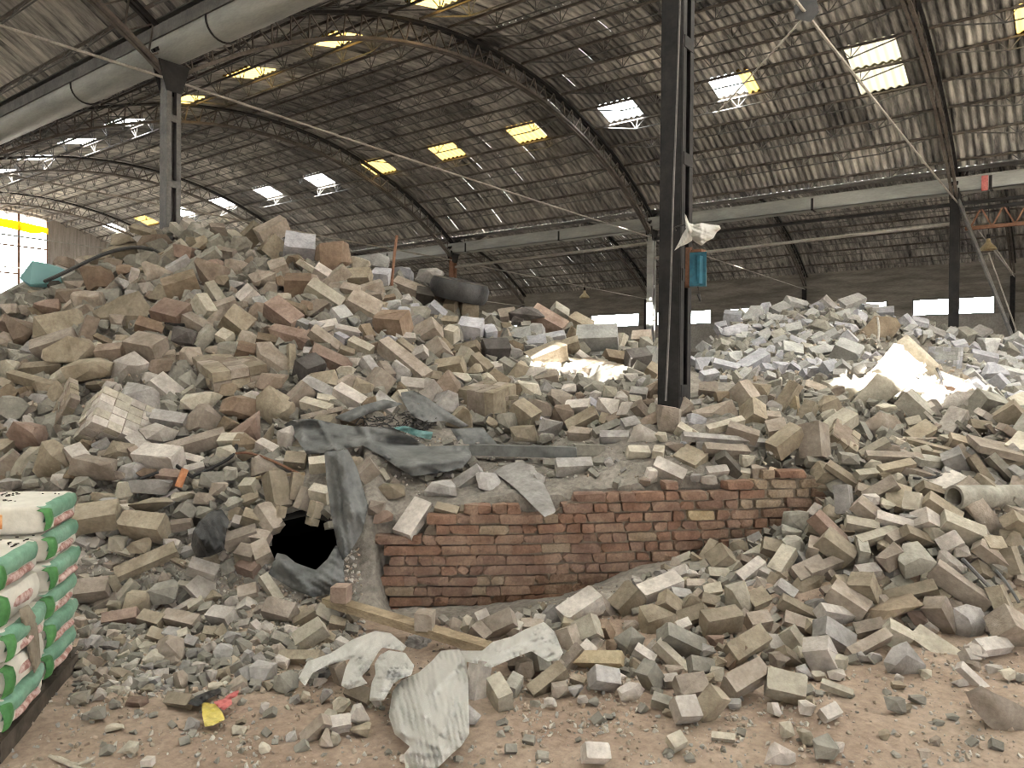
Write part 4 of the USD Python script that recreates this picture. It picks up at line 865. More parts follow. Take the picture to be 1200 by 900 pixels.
def zone(x, y, D):
    if D > 9.6 and x > 790: return 'on the far mound ' + ('beside the tall column' if x < 890 else 'below its skyline' if x < 1000 else 'behind the sunlit peak' if x < 1100 else 'by the right edge')
    if x < 610 and y < 290: return 'on the peak of the left mound'
    if x < 150 and y < 400: return 'on the left flank near the glazing'
    if x < 300 and y < 400: return 'around the upper left mound\'s largest block'
    if x < 440 and y < 385: return 'near the crest right of the peak'
    if x < 600 and y < 440: return "on the left mound's right shoulder"
    if x < 100 and y < 575: return 'above the paper sacks'
    if x < 330 and y < 475: return 'in mid mound around the brick chunk'
    if x < 500 and y < 500: return 'in mid mound above the tarpaulin'
    if x < 330 and y < 570: return 'at the foot of the left slope'
    if x < 260 and y < 700: return 'in the bank beside the sacks'
    if x < 430 and y < 700: return 'around the dark stoke hole'
    if x < 330: return 'on the ground between sacks and plank'
    if x < 600 and y > 680: return 'on the ground by the plastic sheet'
    if x < 770 and y < 500: return 'around the sunlit patch by the column'
    if x < 740 and y < 640: return 'on the dusty kiln top'
    if x < 905 and y < 600: return 'above the red wall near the column'
    if y > 815: return 'on the bare earth in front'
    if y < 560 and x < 1060: return 'below the sunlit peak'
    if y < 620 and x >= 1060: return 'on the slab-strewn slope at the right'
    if x < 790: return 'at the foot of the red wall'
    if y < 720: return "in the right heap beside the wall's end" if x < 990 else 'high in the right heap'
    return 'along the foot of the right heap'


NOUN = {'fallen_brick': ('broken brick', 'brick'), 'stone_block': ('stone block', 'block'), 'rubble_rock': ('rough stone', 'stone'), 'stone_fragment': ('small fragment', 'stone'),
        'stone_slab': ('thin flat slab', 'slab'), 'broken_block': ('broken block', 'block'), 'grey_block': ('dusty block', 'block')}
stones = []                                        # name, mesh, tone, px, py, size in px, label
cover = np.zeros((900, 1200), bool)


def mark(x, y, w, h, a=0.0):
    r = int(max(w, h) / 2 + 2); x0, x1, y0, y1 = max(0, int(x) - r), min(1200, int(x) + r), max(0, int(y) - r), min(900, int(y) + r)
    if x1 <= x0 or y1 <= y0: return
    yy, xx = np.mgrid[y0:y1, x0:x1]; c, s = math.cos(math.radians(a)), math.sin(math.radians(a))
    u, v = (xx - x) * c + (yy - y) * s, -(xx - x) * s + (yy - y) * c
    cover[y0:y1, x0:x1] |= (np.abs(u / (w / 2)) ** 3 + np.abs(v / (h / 2)) ** 3) < .9


def set_stone(kind, x, y, w, h, a, tone, r, label=None, D=None, name=None, fwd=.30):
    if D is None:
        D = depth(x, y + (.15 + .30 * float(np.clip((y - 690) / 70, 0, 1))) * min(w, h))
        D -= fwd * min(w, h) * D / FOC
    sc = D / FOC
    ar = math.radians(a); size = math.sqrt(w * h) * sc
    if kind == 'R':
        m = rock(w * sc, h * sc, math.sqrt(w * h) * sc * r.uniform(.8, 1.1), r)
        e1 = np.array([math.cos(ar), -math.sin(ar), 0]); e2 = np.array([math.sin(ar), math.cos(ar), 0]); e3 = np.array([0, 0, 1.0])
    else:
        L, T = w, h
        e1 = np.array([math.cos(ar), -math.sin(ar), 0]); e2 = np.array([math.sin(ar), math.cos(ar), 0.0]); e3 = np.array([0, 0, 1.0])
        if e2[1] < 0: e2 = -e2; e1 = -e1
        tau = math.radians(r.uniform(26, 50)); psi = math.radians(r.uniform(8, 30)) * (1 if r.random() < .5 else -1)
        rho = r.uniform(.75, 1.25) if kind == 'O' else 3.0
        if kind == 'F': tau = math.radians(r.uniform(8, 20)); rho = 2.2
        hh = T / (math.cos(tau) + rho * math.sin(tau)); kk = rho * hh
        if kind == 'F': hh = min(hh, .055 / sc); kk = (T - hh * math.cos(tau)) / math.sin(tau) if T > hh else hh; kk = min(kk, L)
        ll = max((L - kk * abs(math.sin(psi))) / math.cos(psi), .55 * L)
        t2 = e2 * math.cos(tau) + e3 * math.sin(tau); t3 = e3 * math.cos(tau) - e2 * math.sin(tau)
        e1, e3 = e1 * math.cos(psi) + t3 * math.sin(psi), t3 * math.cos(psi) - e1 * math.sin(psi)
        e2 = t2
        m = block(ll * sc, hh * sc, kk * sc, r, chip=.035 if kind == 'O' else .05)
    m = roughen(m, size, r, math.sqrt(w * h))
    W = np.stack([e1, e2, e3]) @ VIEW
    m.vertices = m.vertices @ W + at(x, y, D)
    if name is None:
        big = math.sqrt(w * h)
        name = 'stone_slab' if kind == 'F' else ('rubble_rock' if big > 16.5 else 'stone_fragment') if kind == 'R' else ('fallen_brick' if min(w, h) / max(w, h) < .64 else 'stone_block')
    stones.append([name, m, tone, x, y, math.sqrt(w * h), label, D])
    mark(x, y, w * .92, h * .92, a)


def default_tone(x, y, r):
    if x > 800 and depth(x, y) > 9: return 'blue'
    if y < 400 and 560 < x < 800: return r.choice(['blue', 'grey', 'brown'])
    if x < 430 and 560 < y: return r.choice(['grey', 'tan', 'grey', 'pale'])
    if x > 560: return r.choice(['tan', 'grey', 'tan', 'pale'])
    return r.choice(['tan', 'brown', 'tan', 'grey', 'red'], p=[.38, .2, .2, .16, .06])


seed = 0
for line in TRACE.strip().splitlines():
    if line.startswith('T '):
        _, tx, ty, ts = line.split(); tx, ty, ts = float(tx), float(ty), float(ts); continue
    for ent in line.split(';'):
        ent = ent.strip()
        if not ent: continue
        seed += 1; r = np.random.default_rng(20000 + seed)
        body, _, label = ent.partition('|'); label = label.strip() or None
        w_ = body.split(); kind = w_.pop(0); tone = None
        if w_[-1].isalpha(): tone = TONE[w_.pop()]
        if kind in 'ORF':
            cx, cy, w, h, a = (float(q) for q in (w_ + ['0'])[:5])
            x, y, w, h = tx + cx / ts, ty + cy / ts, 1.06 * w / ts, 1.06 * h / ts
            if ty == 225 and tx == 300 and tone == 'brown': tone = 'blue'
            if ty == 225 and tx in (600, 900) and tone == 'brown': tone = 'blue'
            set_stone(kind, x, y, w, h, a, tone or default_tone(x, y, r), r, label)
        elif kind == 'B':
            q = np.array([float(v) for v in w_]).reshape(4, 2) / ts + [tx, ty]
            E = y_corner(*q); c2 = q[0] + (E[:, :2] * [1, -1]).sum(0) / 2
            D = depth(*c2); D -= .12 * np.linalg.norm(E[:, :2], axis=1).min() * D / FOC; sc = D / FOC
            ln = np.linalg.norm(E, axis=1); ax = E / ln[:, None]
            m = block(*(ln * sc), r, chip=.03); px = float(np.prod(np.sort(ln)[1:]) ** .5)
            m = roughen(m, px * sc, r, px)
            if np.linalg.det(ax) < 0: m.invert()
            m.vertices = m.vertices @ ax @ VIEW + at(*c2, D)
            stones.append(['stone_block', m, tone or 'tan', c2[0], c2[1], px, label, D])
            lo, hi = q.min(0), q.max(0); mark(c2[0], c2[1], (hi - lo)[0] * 1.15, (hi - lo)[1] * 1.15)
        elif kind == 'P':
            k = w_.index('/')
            out = np.array([float(v) for v in w_[:k]]).reshape(-1, 2) / ts + [tx, ty]
            rid = np.array([float(v) for v in w_[k + 1:]]).reshape(-1, 3); rid = np.column_stack([rid[:, :2] / ts + [tx, ty], rid[:, 2] / ts])
            c2 = out.mean(0); size = math.sqrt(Polygon(out).area)
            fl = float(np.clip((c2[1] - 690) / 70, 0, 1)); D = depth(c2[0], c2[1] + .4 * fl * (out[:, 1].max() - c2[1])); D -= (.05 + .25 * fl) * size * D / FOC; sc = D / FOC
            pts = [at(p[0], p[1], D) for p in out] + [at(p[0], p[1], D - p[2] * sc) for p in rid] + [at(*(c2 + (p - c2) * .72), D + .45 * size * sc) for p in out]
            m = roughen(trimesh.convex.convex_hull(np.array(pts)), size * sc, r, size)
            stones.append(['broken_block', m, tone or 'tan', c2[0], c2[1], size, label, D])
            lo, hi = out.min(0), out.max(0); mark(c2[0], c2[1], *(hi - lo))

# masonry chunks: several bricks still mortared together; every brick a part
CHUNKS = [  # corner, three edge tips, bricks along each edge, tone, label
    ((0, 450, 4), (430, 175, 292, 258, 610, 295, 420, 15), (3, 4, 5), 'pale', 'big leaning stack of pale bricks still mortared together on the left slope'),
    ((0, 450, 4), (235, 228, 335, 65, 120, 128, 262, 250), (4, 4, 1), 'tan', 'chunk of tan brickwork facing the viewer at the far left of the slope'),
    ((0, 225, 4), (990, 850, 780, 765, 1195, 808, 1000, 935), (4, 3, 2), 'tan', 'embedded tan brick chunk with a stepped top in the middle of the left mound'),
    ((540, 330, 5.4545), (205, 715, -20, 690, 352, 652, 207, 900), (4, 3, 1), 'tan', 'upright block of mortared bricks with a pale flat top above the kiln'),
    ((540, 330, 5.4545), (915, 582, 705, 520, 1058, 530, 922, 640), (4, 2, 2), 'tan', 'flat sunlit stack of mortared bricks left of the tall dark column'),
    ((540, 330, 5.4545), (5, 335, 150, 332, -5, 225, 8, 380), (3, 4, 1), 'blue', 'small pale-topped brick chunk on the right shoulder of the left mound, nearest the sunlit patch'),
    ((540, 330, 5.4545), (945, 470, 780, 465, 1000, 310, 940, 500), (3, 4, 1), 'blue', 'pale two-layer brick slab lying right under the lit windows'),
    ((960, 370, 5.4545), (892, 205, 765, 190, 975, 200, 885, 362), (4, 2, 6), 'blue', 'tall white-faced stack of bricks behind the sunlit peak'),
    ((960, 370, 5.4545), (258, 240, 85, 200, 300, 215, 255, 330), (3, 1, 4), 'blue', 'square pale chunk of brickwork on the far grey mound left of the sunlit peak'),
    ((900, 450, 4), (420, 320, 310, 240, 500, 250, 395, 345), (3, 3, 1), 'tan', 'cracked slab of mortared bricks lying below the sunlit peak'),
    ((600, 450, 4), (-60, 62, 30, 58, -130, 30, -60, 140), (4, 3, 4), 'tan', 'low course of tan bricks left standing behind the upright block'),
]
for (tx, ty, ts), q8, ns, tone, label in CHUNKS:
    q = np.array(q8, float).reshape(4, 2) / ts + [tx, ty]
    E = y_corner(*q)
    far = q[0] + (E[:, :2] * [1, -1]).sum(0) / 2
    D = depth(*far) - .25 * np.linalg.norm(E[:, :2], axis=1).min() * depth(*far) / FOC; sc = D / FOC
    C = at(*q[0], D - .5 * abs(E[:, 2].sum()) * sc)
    r = np.random.default_rng(int(abs(q8[0] * 7 + q8[1])))
    t = thing('brick_chunk', label, 'brick chunk')
    ln = np.linalg.norm(E, axis=1) * sc; ax = (E / np.linalg.norm(E, axis=1)[:, None]) @ VIEW
    flip = np.linalg.det(ax) < 0
    core = block(*(ln * .93), r, chip=.01)
    if flip: core.invert()
    core.vertices = (core.vertices + ln / 2) @ ax + C
    part(t, 'mortar_core', core, STONE['brown' if tone != 'blue' else 'grey'][1])
    n1, n2, n3 = ns; cell = ln / np.array(ns)
    for i in range(n1):
        for j in range(n2):
            for k in range(n3):
                if i and j and k: continue                 # only the three faces that show
                if r.random() < .07 and (i == n1 - 1 or j == n2 - 1 or k == n3 - 1): continue
                off = (.5 * cell[0] if k % 2 and n3 > 1 else .25 * cell[0] * (j % 2))
                lo = np.array([i * cell[0] - off, j * cell[1], k * cell[2]]); hi = lo + cell
                lo[0] = max(lo[0], 0); hi[0] = ln[0] if i == n1 - 1 else hi[0]
                if hi[0] - lo[0] < .02: continue
                g = min(cell) * .045
                s_ = hi - lo - g
                b = block(*s_, r, chip=.025)
                if flip: b.invert()
                b.vertices = (b.vertices + (lo + hi) / 2 - ax @ VIEW.T @ np.array([0, 0, 0]) + r.normal(0, .02, 3) * min(cell) ) @ ax + C
                part(t, 'brick', b, STONE[tone][int(r.integers(0, 4))])
    lo, hi = q.min(0), q.max(0); mark(*((lo + hi) / 2), *((hi - lo) * .95))

# smaller stones between the traced ones
def fill(poly, sizes, n, kinds, tones, seed, tries=6000, D=None, name=None, gap=.5, fwd=-.25):
    r = np.random.default_rng(seed); pg = Polygon(poly); x0, y0, x1, y1 = pg.bounds; done = 0
    for k in range(tries):
        x, y = r.uniform(x0, x1), r.uniform(y0, y1); s = sizes[1] + (sizes[0] - sizes[1]) * r.random() ** .7 * (1 - k / tries) if k < tries else sizes[0]
        if not pg.contains(Point(x, y)): continue
        yy, xx = int(y), int(x)
        h = max(1, int(s * gap * .5))
        c = cover[max(0, yy - h):yy + h + 1, max(0, xx - h):xx + h + 1]
        if c.size == 0 or c.mean() > .35: continue
        kd = r.choice(list(kinds)); asp = r.uniform(.55, .95) if kd != 'F' else r.uniform(.15, .35)
        tone = r.choice(tones)
        set_stone(kd, x, y, s * 1.2, s * 1.2 * asp, r.uniform(-50, 50) if kd != 'F' else r.uniform(-10, 60), tone, r, None, D, name, fwd)
        done += 1
        if done >= n: break
    return done


fill([(0, 350), (60, 325), (130, 295), (200, 264), (260, 262), (350, 292), (440, 310), (520, 345), (560, 372), (600, 385), (600, 500), (440, 480), (330, 560), (95, 560), (0, 575)], (34, 8), 300, 'RRO', ['tan', 'brown', 'grey', 'tan', 'pale', 'tan'], 11)
fill([(565, 372), (600, 362), (660, 365), (690, 388), (770, 400), (772, 470), (850, 462), (860, 560), (800, 560), (760, 500), (600, 505)], (26, 7), 130, 'ROO', ['tan', 'grey', 'blue', 'pale', 'brown'], 12)
fill([(812, 425), (845, 380), (870, 368), (940, 360), (1000, 354), (1040, 368), (1100, 388), (1200, 398), (1200, 470), (1130, 452), (1080, 400), (1000, 436), (830, 445)], (22, 5), 290, 'ROO', ['blue', 'blue', 'grey', 'blue'], 13, tries=14000, name='grey_block')
fill([(1070, 470), (1200, 470), (1200, 610), (1120, 600), (1050, 530)], (40, 14), 60, 'FFFO', ['tan', 'grey', 'pale'], 14)
fill([(860, 470), (1000, 430), (1080, 450), (1200, 600), (1200, 750), (1130, 775), (900, 775), (620, 790), (610, 735), (800, 655), (900, 622), (975, 560)], (26, 7), 180, 'ROO', ['tan', 'grey', 'tan', 'pale'], 15)
fill([(95, 560), (325, 545), (318, 600), (316, 690), (420, 720), (350, 790), (110, 770), (95, 640)], (20, 5), 150, 'RRO', ['grey', 'tan', 'grey', 'pale'], 16)
fill([(420, 560), (480, 500), (720, 500), (860, 545), (860, 568), (660, 560), (560, 575), (480, 585)], (14, 4), 60, 'RO', ['grey', 'tan'], 17)
fill([(95, 715), (420, 725), (390, 790), (300, 810), (90, 815)], (17, 5), 140, 'RRO', ['grey', 'tan', 'grey', 'pale'], 21, fwd=.1)
fill([(60, 800), (300, 770), (600, 790), (900, 790), (1180, 780), (1180, 890), (100, 895)], (14, 4), 70, 'RRO', ['pale', 'tan', 'grey'], 18)

fill([(500, 727), (600, 722), (660, 705), (760, 680), (850, 655), (905, 632), (905, 665), (760, 715), (650, 740), (560, 742)], (24, 8), 110, 'ROO', ['tan', 'grey', 'tan', 'pale'], 19, fwd=.25)
limit = {}
left = MB()
# the bed of broken stuff that the stones lie on
rb = np.random.default_rng(404)
for poly, st, sz in (([(0, 352), (60, 328), (130, 298), (200, 268), (260, 265), (350, 295), (440, 315), (520, 350), (560, 376), (600, 390), (700, 395), (765, 410), (770, 470), (600, 500), (440, 480), (330, 560), (95, 560), (0, 575)], 15, 24), ([(770, 470), (1000, 435), (1080, 440), (1200, 470), (1200, 745), (1130, 765), (900, 765), (640, 770), (800, 660), (905, 625), (975, 555), (860, 545)], 14, 22),
                     ([(95, 560), (325, 545), (312, 600), (310, 690), (420, 715), (350, 760), (110, 750), (95, 640)], 10, 15), ([(815, 425), (850, 382), (940, 362), (1000, 356), (1040, 370), (1200, 402), (1200, 470), (1080, 400), (1000, 436), (830, 445)], 9, 13),
                     ([(1195, 470), (1480, 470), (1480, 640), (1300, 700), (1195, 745)], 26, 44), ([(-260, 400), (-130, 360), (6, 350), (6, 575), (-260, 600)], 26, 46), ([(1195, 405), (1420, 400), (1420, 465), (1195, 465)], 14, 24)):
    pg = Polygon(poly); x0, y0, x1, y1 = pg.bounds; HB9 = HOLE.buffer(9)
    for x in np.arange(x0, x1, st):
        for y in np.arange(y0, y1, st * .8):
            x_, y_ = x + rb.uniform(-.5, .5) * st, y + rb.uniform(-.5, .5) * st
            if not pg.contains(Point(x_, y_)) or HB9.contains(Point(x_, y_)): continue
            D = depth(x_, y_); w_ = sz * rb.uniform(.6, 1.3) * D / FOC
            m = rock(w_, w_ * rb.uniform(.5, .9), w_ * rb.uniform(.6, 1), rb, 10); m.apply_transform(trimesh.transformations.random_rotation_matrix(rb.random(3)))
            m.vertices += at(x_, y_, D + .11)
            left.add(m.vertices, m.faces)

stones.sort(key=lambda s: -s[5])
keep = []
for s in stones:
    n = limit.get(s[0], 0)
    if n < 290: limit[s[0]] = n + 1; keep.append(s)
    else: left.add(s[1].vertices, s[1].faces)
clusters = {}
for s in keep:
    if s[6] is None:
        noun = NOUN[s[0]][0]; clusters.setdefault((WORD[s[2]], noun, zone(s[3], s[4], s[7])), []).append(s)
ORD = ['leftmost', 'second-from-left', 'third-from-left', 'fourth-from-left', 'fifth-from-left', 'sixth-from-left', 'seventh-from-left']
ROWN = ['top', 'second-highest', 'third-highest', 'fourth-highest', 'fifth-highest', 'sixth-highest', 'seventh-highest', 'eighth-highest', 'ninth-highest', 'tenth-highest', 'lowest']
for (tone, noun, zn), ss in clusters.items():
    ss.sort(key=lambda s: s[4])
    nrow = min(11, math.ceil(len(ss) / 6)); per = math.ceil(len(ss) / nrow)
    for ro in range(nrow):
        row = sorted(ss[ro * per:(ro + 1) * per], key=lambda s: s[3])
        rw = '' if nrow == 1 else f" in the {'lowest' if ro == nrow - 1 else ROWN[ro]} row"
        for i, s in enumerate(row):
            od = '' if len(ss) == 1 else ('rightmost ' if i == len(row) - 1 and len(row) > 1 else ORD[min(i, 6)] + ' ' if len(row) > 1 else '')
            s[6] = f'{od}{tone} {noun}{rw} {zn}'
            if len(ss) > 6: s.append(f'{tone} {noun}s {zn}')
for s in keep:
    r = np.random.default_rng(int(s[3] * 31 + s[4] * 17))
    solid(s[0], s[1], STONE[s[2]][int(r.integers(0, 4))], s[6], NOUN[s[0]][1], s[8] if len(s) > 8 else None, smooth=28 if s[5] > 30 else False)
if left.n: solid('rubble', left.mesh(), STONE['grey'][0], 'the countless smallest stones filling the gaps of the heaps', 'rubble', kind='stuff')

# gravel and crumbs
protos = []
M_grit = [mat(f'grit_{i}', a, b, scale=30, bump=0, fine=.1) for i, (a, b) in enumerate([((.30, .285, .26), (.40, .385, .355)), ((.31, .26, .205), (.42, .365, .30)), ((.42, .39, .34), (.55, .52, .46)), ((.33, .26, .20), (.42, .34, .27))])]
gv = UsdGeom.PointInstancer.Define(stage, '/World/gravel')
data(gv.GetPrim(), 'loose gravel and brick crumbs strewn over the ground and heaps', 'gravel', None, 'stuff')
for i in range(8):
    r = np.random.default_rng(900 + i)
    m = usdkit.mesh(stage, f'/World/gravel/pebble_{i + 1:03d}' if i else '/World/gravel/pebble', rock(1, .75, .6, r, 11), M_grit[[0, 1, 2, 1, 2, 0, 3, 3][i]])
    protos.append(m.GetPath())
r = np.random.default_rng(77); gp, go, gs, gi, gq = [], [], [], [], []
HB = HOLE.buffer(3); NG = meshkit.noise(np.stack(np.meshgrid(np.arange(1201) * .03, np.arange(901) * .06, [1.0], indexing='ij'), -1)[:, :, 0], 4)
for poly, n, s0, s1 in (([(480, 730), (600, 715), (700, 690), (860, 648), (900, 640), (900, 665), (700, 735), (480, 750)], 700, .006, .03), ([(95, 640), (420, 640), (430, 760), (380, 800), (110, 800)], 2600, .010, .045), ([(80, 710), (420, 715), (400, 790), (300, 815), (90, 825)], 2600, .008, .05), ([(0, 760), (1200, 760), (1200, 900), (0, 900)], 4200, .004, .030), ([(430, 740), (1000, 700), (1180, 780), (600, 830), (420, 800)], 1100, .006, .03),
                        ([(420, 560), (480, 500), (720, 500), (860, 545), (860, 568), (660, 560), (500, 585)], 900, .006, .03), ([(0, 300), (600, 360), (600, 560), (0, 560)], 900, .01, .05), ([(860, 470), (1200, 470), (1200, 740), (900, 740)], 900, .01, .04), ([(850, 375), (1000, 354), (1200, 400), (1200, 460), (830, 445)], 500, .03, .09),
                        ([(560, 800), (760, 780), (740, 860), (600, 870)], 500, .006, .035), ([(760, 800), (960, 830), (900, 880), (800, 870)], 220, .006, .03), ([(200, 850), (300, 840), (300, 880), (220, 885)], 60, .006, .025)):
    pg = Polygon(poly); x0, y0, x1, y1 = pg.bounds; k = 0
    while k < n:
        x, y = r.uniform(x0, x1), r.uniform(y0, y1)
        if not pg.contains(Point(x, y)) or (300 < x < 410 and HB.contains(Point(x, y))): continue
        if NG[int(np.clip(x, 0, 1200)), int(y)] < r.random() * .75: k += .5; continue
        s = s0 + (s1 - s0) * r.random() ** 2.5; D = depth(x, y)
        P = at(x, y, D); ln_ = np.array([P[0], P[1]]); lat_ = P @ _rt - CAM @ _rt; dd_ = (P - CAM) @ _fw
        gq.append((600 + FOC * lat_ / dd_, dd_))
        q = r.normal(size=4); q /= np.linalg.norm(q)
        gp.append(P); gs.append(s); gi.append(int(r.integers(0, 8))); go.append(q); k += 1
gq = np.array(gq); gp = np.array(gp); gp[:, 2] = ground(gq[:, 0], gq[:, 1]) + np.array(gs) * .2
gv.CreatePrototypesRel().SetTargets(protos)
gv.CreatePositionsAttr(Vt.Vec3fArray.FromNumpy(np.array(gp, np.float32))); gv.CreateScalesAttr(Vt.Vec3fArray.FromNumpy(np.repeat(np.array(gs, np.float32)[:, None], 3, 1)))
gv.CreateProtoIndicesAttr(Vt.IntArray(gi)); gv.CreateOrientationsAttr(Vt.QuathArray([Gf.Quath(*map(float, q)) for q in go]))

# ------------------------------------------------------------------ cloths, sacks and single things
def drape(outline, step, r, folds=.03, lift=.05, bulge=.0, D0=None, ridge=None, thick=.004, fscale=14.0, fdir=0.0):
    """a sheet of cloth lying on the heap: outline in pixels of the picture's frame, laid on the ground's depth, folded, with a real thickness"""
    pg = Polygon(outline).buffer(0)
    if pg.geom_type != 'Polygon': pg = max(pg.geoms, key=lambda g: g.area)
    ring = [pg.exterior.interpolate(t) for t in np.arange(0, pg.length, step)]
    ring = [(p.x, p.y) for p in ring]
    x0, y0, x1, y1 = pg.bounds
    ins = [(x + (step * .25 * ((int(y / step)) % 2)), y) for x in np.arange(x0, x1, step) for y in np.arange(y0, y1, step) if pg.buffer(-step * .5).contains(Point(x, y))]
    P = np.array(ring + ins)
    T = Delaunay(P).simplices
    T = np.array([t for t in T if pg.contains(Point(*P[t].mean(0)))])
    cdir, sdir = math.cos(fdir), math.sin(fdir)
    u = (P[:, 0] * cdir + P[:, 1] * sdir); v = (-P[:, 0] * sdir + P[:, 1] * cdir)
    sd = int(r.integers(0, 99)); off = r.uniform(0, 50)
    q = np.stack([u / (fscale * 5.5), v / (fscale * 3.2), np.full(len(P), off)], 1)
    wv = v / fscale + 1.6 * meshkit.fbm(q, 2, sd) + .35 * meshkit.noise(q * 3.1, sd + 1)
    n1 = (1 - np.abs(np.sin(math.pi * wv))) ** 1.3 * np.clip(meshkit.noise(q * 1.7 + 4, sd + 2) * 1.7 - .25, 0, 1)
    wv2 = (.8 * v + .6 * u) / (fscale * .62) + 1.8 * meshkit.fbm(q * 1.3 + 7, 2, sd + 3)
    n1 = n1 + .45 * (1 - np.abs(np.sin(math.pi * wv2))) ** 1.5 * np.clip(meshkit.noise(q * 2.1 + 14, sd + 4) * 2 - .7, 0, 1)
    n2 = meshkit.noise(q * .8 + 9, 3)
    dist = np.array([pg.exterior.distance(Point(*p)) for p in P])
    Ds = np.array([depth(x, y) if D0 is None else (D0(x, y) if callable(D0) else D0) for x, y in P])
    if D0 is None:                                   # smooth the support
        t = cKDTree(P)
        Ds = np.array([Ds[t.query_ball_point(p, step * 4)].mean() for p in P])
    n3 = meshkit.fbm(np.stack([u / (fscale * 4), v / (fscale * 2.2), u * 0 + off], 1), 2, sd + 9)
    Ds = Ds - lift - folds * n1 * (.4 + 1.2 * n2) - folds * 3.2 * (n3 - .3) - bulge * np.clip(dist / max(dist.max(), 1e-6), 0, 1) ** .6
    if ridge:
        for (ax, ay, bx, by, h, w) in ridge:
            a, b = np.array([ax, ay]), np.array([bx, by]); tt = np.clip(((P - a) @ (b - a)) / ((b - a) @ (b - a)), 0, 1)
            dd = np.linalg.norm(P - a - tt[:, None] * (b - a), axis=1); Ds -= h * np.exp(-(dd / w) ** 2)
    V1 = np.array([at(x, y, d_) for (x, y), d_ in zip(P, Ds)]); n = len(V1)
    V2 = V1 + np.array([ray(x, y) for x, y in P]) * thick
    m1 = len(ring)
    side = [[i, (i + 1) % m1, (i + 1) % m1 + n] for i in range(m1)] + [[i, (i + 1) % m1 + n, i + n] for i in range(m1)]
    a = P[T]; cr = (a[:, 1, 0] - a[:, 0, 0]) * (a[:, 2, 1] - a[:, 0, 1]) - (a[:, 1, 1] - a[:, 0, 1]) * (a[:, 2, 0] - a[:, 0, 0])
    T = np.where((cr > 0)[:, None], T, T[:, ::-1])
    T = T[:, ::-1]
    m = trimesh.Trimesh(np.vstack([V1, V2]), np.vstack([T, T[:, ::-1] + n, side]), process=False)
    return m


def tpx(tx, ty, pts, s=4.0):
    q = np.array(pts, float).reshape(-1, 2) / s + [tx, ty]
    return [tuple(p) for p in q]


r = np.random.default_rng(31)
tarp = thing('tarpaulin', 'torn grey tarpaulin draped over the kiln top, one strip hanging down beside the stoke hole', 'tarpaulin')
band = tpx(300, 450, [130, 190, 170, 168, 270, 162, 380, 188, 460, 198, 640, 203, 720, 243, 800, 292, 1000, 288, 1012, 340, 970, 392, 900, 410, 800, 425, 730, 432, 660, 388, 580, 332, 500, 288, 440, 297, 330, 322, 240, 332, 192, 262])
part(tarp, 'top_sheet', drape(band, 3, r, folds=.05, lift=.14, bulge=.05, fscale=9, ridge=[(340, 493, 400, 491, .10, 4), (400, 491, 470, 501, .10, 4), (470, 502, 548, 524, .09, 4), (440, 517, 500, 521, -.20, 5), (345, 520, 432, 510, -.08, 6), (465, 546, 548, 536, .12, 6), (372, 494, 392, 524, .07, 3), (355, 494, 352, 520, .06, 3), (420, 500, 460, 540, .06, 4)], fdir=.25), M_tarp, smooth=True)
strip = tpx(300, 450, [320, 318, 430, 306, 472, 390, 500, 480, 526, 570, 500, 690, 440, 790, 405, 830, 380, 760, 352, 610, 330, 455])
part(tarp, 'hanging_strip', drape(strip, 3, r, folds=.045, fscale=9, lift=.20, bulge=.05, D0=lambda x, y: 5.42 - (y - 530) * .0008, ridge=[(395, 535, 412, 600, .05, 8), (412, 600, 402, 650, .05, 7)], fdir=1.4), M_tarp, smooth=True)
flap = tpx(300, 450, [58, 890, 98, 792, 140, 800, 185, 838, 280, 872, 335, 820, 375, 752, 412, 826, 415, 935, 395, 990, 340, 985, 270, 1000, 170, 962, 110, 925])
part(tarp, 'lower_flap', drape(flap, 3, r, folds=.05, fscale=9, lift=.12, bulge=.06, D0=lambda x, y: 5.22 - (y - 650) * .0025, ridge=[(330, 660, 360, 690, .05, 7)], fdir=.5), M_tarp, smooth=True)
up1 = tpx(300, 450, [360, 158, 480, 105, 600, 72, 690, 92, 640, 110, 560, 128, 500, 150, 435, 180])
part(tarp, 'folded_edge', drape(up1, 3, r, folds=.05, fscale=8, lift=.12, bulge=.03, fdir=-.4), M_tarp, smooth=True)
up2 = tpx(300, 450, [660, 42, 740, 30, 800, 62, 860, 105, 1000, 196, 960, 206, 880, 172, 800, 180, 730, 150, 700, 100])
part(tarp, 'raised_flap', drape(up2, 3, r, folds=.047, fscale=8, lift=.14, bulge=.04, fdir=.6), M_tarp, smooth=True)
up3 = tpx(300, 450, [912, 210, 1060, 203, 1140, 290, 960, 286])
part(tarp, 'side_flap', drape(up3, 3, r, folds=.04, fscale=8, lift=.12, bulge=.03, fdir=.6), M_tarp, smooth=True)
q = MB()
for i in range(150):
    x, y = r.uniform(415, 505), r.uniform(476, 512)
    if y < 490 - (x - 415) * .1 or y > 500 + (x - 415) * .12: continue
    D = depth(x, y) - .1; a = r.uniform(0, 6.3); L = r.uniform(4, 12)
    pts = [at(x + L * t * math.cos(a) + r.normal(0, 1), y + .5 * L * t * math.sin(a) + r.normal(0, 1), D + r.normal(0, .03)) for t in (-1, -.4, .3, 1)]
    q.tube(pts, .004, 4)
solid('wire_tangle', q.mesh(), M_wire, 'tangle of thin dark wire spilling from under the grey tarpaulin', 'wire', kind='stuff')
tl = tpx(300, 450, [640, 205, 700, 195, 760, 215, 830, 225, 820, 262, 750, 245])
solid('teal_netting', drape(tl, 3, r, folds=.05, lift=.15, fscale=6), M_teal, 'crumpled teal netting caught in the folds of the tarpaulin', 'netting', smooth=True)
